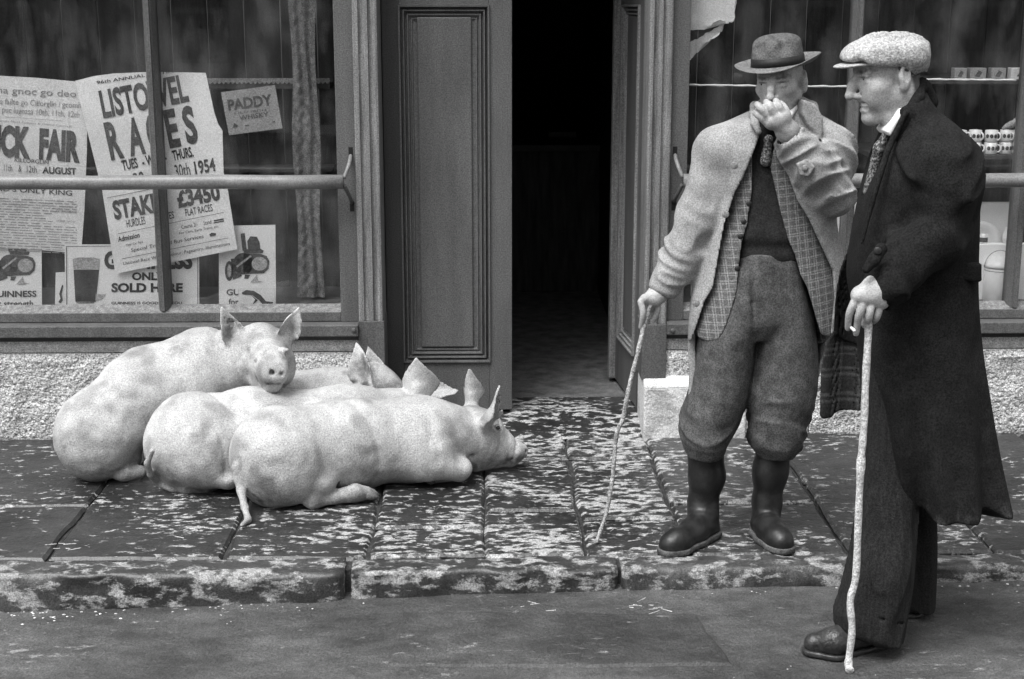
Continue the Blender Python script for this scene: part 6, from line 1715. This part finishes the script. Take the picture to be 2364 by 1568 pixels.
# neck opening and hem hollow
ne, nlo, nhi = prism([(2000, 180), (2100, 190), (2100, 225), (2078, 262), (2048, 318), (2020, 385), (1990, 440), (1960, 440)], Y2, Y2-.085, Y2+.085); S.func(ne, nlo, nhi, .01, 's')
S.func(lambda X, Y, Z: skirt(X, Y, Z)+.032, lo, np.array((hi[0], hi[1], P(2100, 860, Y2).z)), .004, 's')
S.cone(q2(2040, 664, -.255), q2(2010, 696, -.265), .046, .050, .003, 's')
zh = P(2100, 1150, Y2).z
def hem_tint(V):
    n_ = vnoise(V[:, 0]*28, V[:, 1]*28, V[:, 2]*14, 91)+.5*vnoise(V[:, 0]*80, V[:, 1]*80, V[:, 2]*60, 92)
    return 1+4.5*np.clip(1-(V[:, 2]-zh)/.05, 0, 1)*np.clip(n_-.05, 0, 1) + .5*np.clip(vnoise(V[:, 0]*9, V[:, 1]*9, V[:, 2]*5, 93), 0, 1)
coat2 = sculpt_obj('overcoat', S, M['coat_hem'], man2, hem_tint, it=2)
# collar standing at the neck
S = Sculpt(0.004)
S.path([q2(2128, 190, -.03), q2(2120, 225, -.062), q2(2098, 262, -.090), q2(2072, 320, -.105)], [.012, .016, .018, .010], .012)
S.path([q2(2128, 190, -.03), q2(2134, 200, .02), q2(2120, 225, .062), q2(2098, 262, .090), q2(2072, 320, .105)], [.012, .014, .016, .018, .010], .012)
S.path([q2(2136, 205, -.02), q2(2142, 235, 0)], [.02, .03], .02)
sculpt_obj('collar', S, M['coat_dark'], coat2, it=2)
# skirt of the other side blown open, its plaid lining showing
def sheet(poly, Ya, wave, th, name, m, parent, h=.005):
    pts = [(P(u, v, Ya).x, P(u, v, Ya).z) for u, v in poly]; a = np.array(pts)
    S = Sculpt(h)
    def f(X, Y, Z):
        return np.maximum(poly2d(X, Z, pts), np.abs(Y-Ya-wave(X, Z))-th)
    S.func(f, (a[:, 0].min(), Ya-.09, a[:, 1].min()), (a[:, 0].max(), Ya+.09, a[:, 1].max()), 0)
    return sculpt_obj(name, S, m, parent, it=2)
xw = P(1940, 860, -1.70).x
wv = lambda X, Z: .02*np.sin((X-xw)*38+.6) + .015*np.sin(Z*9)
sheet([(1990, 540), (1962, 560), (1936, 630), (1927, 700), (1925, 765), (1904, 790), (1890, 860), (1885, 950), (1893, 962), (1912, 962), (1930, 951), (2020, 945), (2030, 700)], -1.70, wv, .004, 'coat_skirt', M['plaid'], coat2)
sheet([(2020, 500), (1964, 552), (1935, 632), (1924, 700), (1922, 772), (1950, 790), (1985, 800), (2030, 790)], -1.70, lambda X, Z: wv(X, Z)-.011, .0035, 'coat_facing', M['coat_dark'], coat2)
# half belt at the back, cuff tab with its button
fb, blo, bhi = prism([(2180, 596), (2250, 600), (2251, 638), (2246, 643), (2185, 636)], Y2-.1, Y2-.165, Y2-.01); S = Sculpt(.004); S.func(fb, blo, bhi, 0)
sculpt_obj('half_belt', S, M['coat_dark'], coat2, it=2)
S = Sculpt(.003); S.path([q2(2034, 575, -.300), q2(2018, 600, -.306), q2(2000, 622, -.306)], [.017, .016, .012], .01); sculpt_obj('cuff_tab', S, M['coat_dark'], coat2, it=2)
disc('button', q2(2026, 579, -.318), (-.25, -1, .1), .0105, .005, M['button_dark'], coat2)
# shirt collar and tie
S = Sculpt(.003)
fs_, slo, shi = prism([(2076, 256), (2068, 268), (2043, 303), (2052, 314), (2066, 290), (2080, 268)], Y2-.07, Y2-.088, Y2+.03); S.func(fs_, slo, shi, .0); S.path([q2(2080, 256, -.06), q2(2058, 300, -.065)], [.009, .009], .01)
sculpt_obj('shirt_collar', S, M['linen'], man2, it=1)
S = Sculpt(.0035); S.path([q2(2046, 312, -.035), q2(2030, 342, -.03), q2(2022, 370, -.02), q2(2008, 440, 0)], [.012, .017, .014, .02], .008); sculpt_obj('tie', S, M['tie'], man2, it=1)

# trousers
TN = [(760, 2010, 2130, .070, -.05), (900, 2000, 2122, .080, -.06), (1040, 1990, 2118, .086, -.07), (1120, 1984, 2112, .090, -.08), (1200, 1981, 2110, .096, -.095), (1290, 1966, 2106, .105, -.125), (1370, 1944, 2098, .110, -.13), (1420, 1930, 2090, .110, -.132), (1450, 1945, 2086, .108, -.132), (1464, 1990, 2080, .10, -.132)]
TF = [(760, 2050, 2180, .07, .07), (1040, 2050, 2165, .09, .11), (1140, 2068, 2158, .09, .12), (1300, 2083, 2155, .095, .12), (1392, 2092, 2150, .098, .12)]
S = Sculpt(.005)
for LS in (TN, TF):
    g_, glo, ghi = loft(LS, Y2, 2.0); S.func(g_, glo, ghi, .008)
drape(S, S.lo, S.hi, .014, 7, 2.0, 63); wrinkle(S, q2(2050, 1150, -.12), q2(2010, 1440, -.12), .14, .007, 6, 65, 24, 10)
crease(S, [q2(1936, 1396, -.235), q2(2010, 1424, -.255), q2(2084, 1440, -.21)], .004, .006)
sculpt_obj('trousers', S, M['trouser_dark'], man2, it=2)

# laced leather shoes
def shoe(toe, ball, heel, z0, nm):
    S = Sculpt(.004); toe, ball, heel = (A(p) for p in (toe, ball, heel)); up = np.array((0, 0, 1.0))
    mid = ball*.45+heel*.55
    S.cone(ball+up*.040, toe+up*.030, .040, .030, .02); S.cone(mid+up*.052, ball+up*.042, .044, .042, .02)
    S.cone(heel+up*.045, mid+up*.055, .038, .044, .02); S.cone(heel*.75+mid*.25+up*.06, heel*.75+mid*.25+up*.12, .044, .040, .02)
    S.cone(mid+up*.09, ball+up*.062, .018, .012, .012)
    S.func(lambda X, Y, Z: Z-(z0+.012)+0*X+0*Y, S.lo-.02, np.array((S.hi[0]+.02, S.hi[1]+.02, z0+.012)), .003, 's')
    wrinkle(S, ball+up*.04, toe+up*.03, .08, .004, 40, 71)
    b = sculpt_obj('shoe', S, M['leather'], man2, it=2)
    S = Sculpt(.004)
    for a, c, ra, rb in ((toe, ball, .036, .045), (ball, mid, .045, .036), (mid, heel, .036, .040)):
        a2, c2 = a.copy(), c.copy(); a2[2] = c2[2] = z0+.01; S.cone(a2, c2, ra, rb, .012)
    S.func(lambda X, Y, Z: -(np.abs(Z-(z0+.0085))-.0085)+0*X+0*Y, S.lo-.02, S.hi+.02, .002, 's'); S.lo[2] = z0-.008; S.hi[2] = z0+.03
    sculpt_obj('shoe_sole', S, M['leather'], b, it=1)
    d = (toe-heel)/np.linalg.norm(toe-heel); sd = np.array((-d[1], d[0], 0))
    for k in range(4):
        c = mid*(.75-.22*k)+ball*(.25+.22*k)+up*(.108-.011*k)
        vs, fs = tube([Vector(tuple(c-sd*.022-up*.010)), Vector(tuple(c+up*.002)), Vector(tuple(c+sd*.022-up*.010))], .0028, 6); mesh_obj('lace', vs, fs, M['button_dark'], b, True)
gz = lambda u, v: np.array(tuple(Gr(u, v)))
shoe(gz(1878, 1506), gz(1925, 1510), gz(2032, 1484), fz2-.004, 'near')
shoe(gz(2075, 1412), gz(2098, 1414), gz(2118, 1398), roadz(1.2)-.004, 'far')

# his stick and cigarette
st = [(2003, 722, -.268), (2005, 756, -.268), (1999, 870, -.27), (1994, 990, -.27), (1988, 1062, -.27), (1982, 1185, -.27), (1976, 1328, -.27), (1963, 1386, -.27), (1967, 1454, -.27), (1959, 1529, -.268)]
tip = Gr(1962, 1551)
pts = [Vector(tuple(q2(*a))) for a in st] + [tip+Vector((0, 0, .004))]
sp_ = spline(pts, 6); rad = [.0105+.0006*math.sin(i*1.3) for i in range(len(sp_))]
for k_ in (24, 25): rad[k_] *= 1.22
for k_ in range(len(rad)-7, len(rad)): rad[k_] *= 1.15
vs, fs = tube(sp_, rad, 12)
tag(mesh_obj('walking_stick', vs, fs, M['wood'], None, True, origin=tuple(tip)), 'pale knotted stick with a kinked foot under the hand of the capped man', 'stick')
vs, fs = tube([Vector(tuple(h2(455, 1150, .012))), Vector(tuple(h2(548, 1240, -.020)))], .0042, 10)
tag(mesh_obj('cigarette', vs, fs, M['linen'], None, True, origin=tuple(h2(500, 1200, 0))), 'short white cigarette between the fingers of the capped man', 'cigarette')
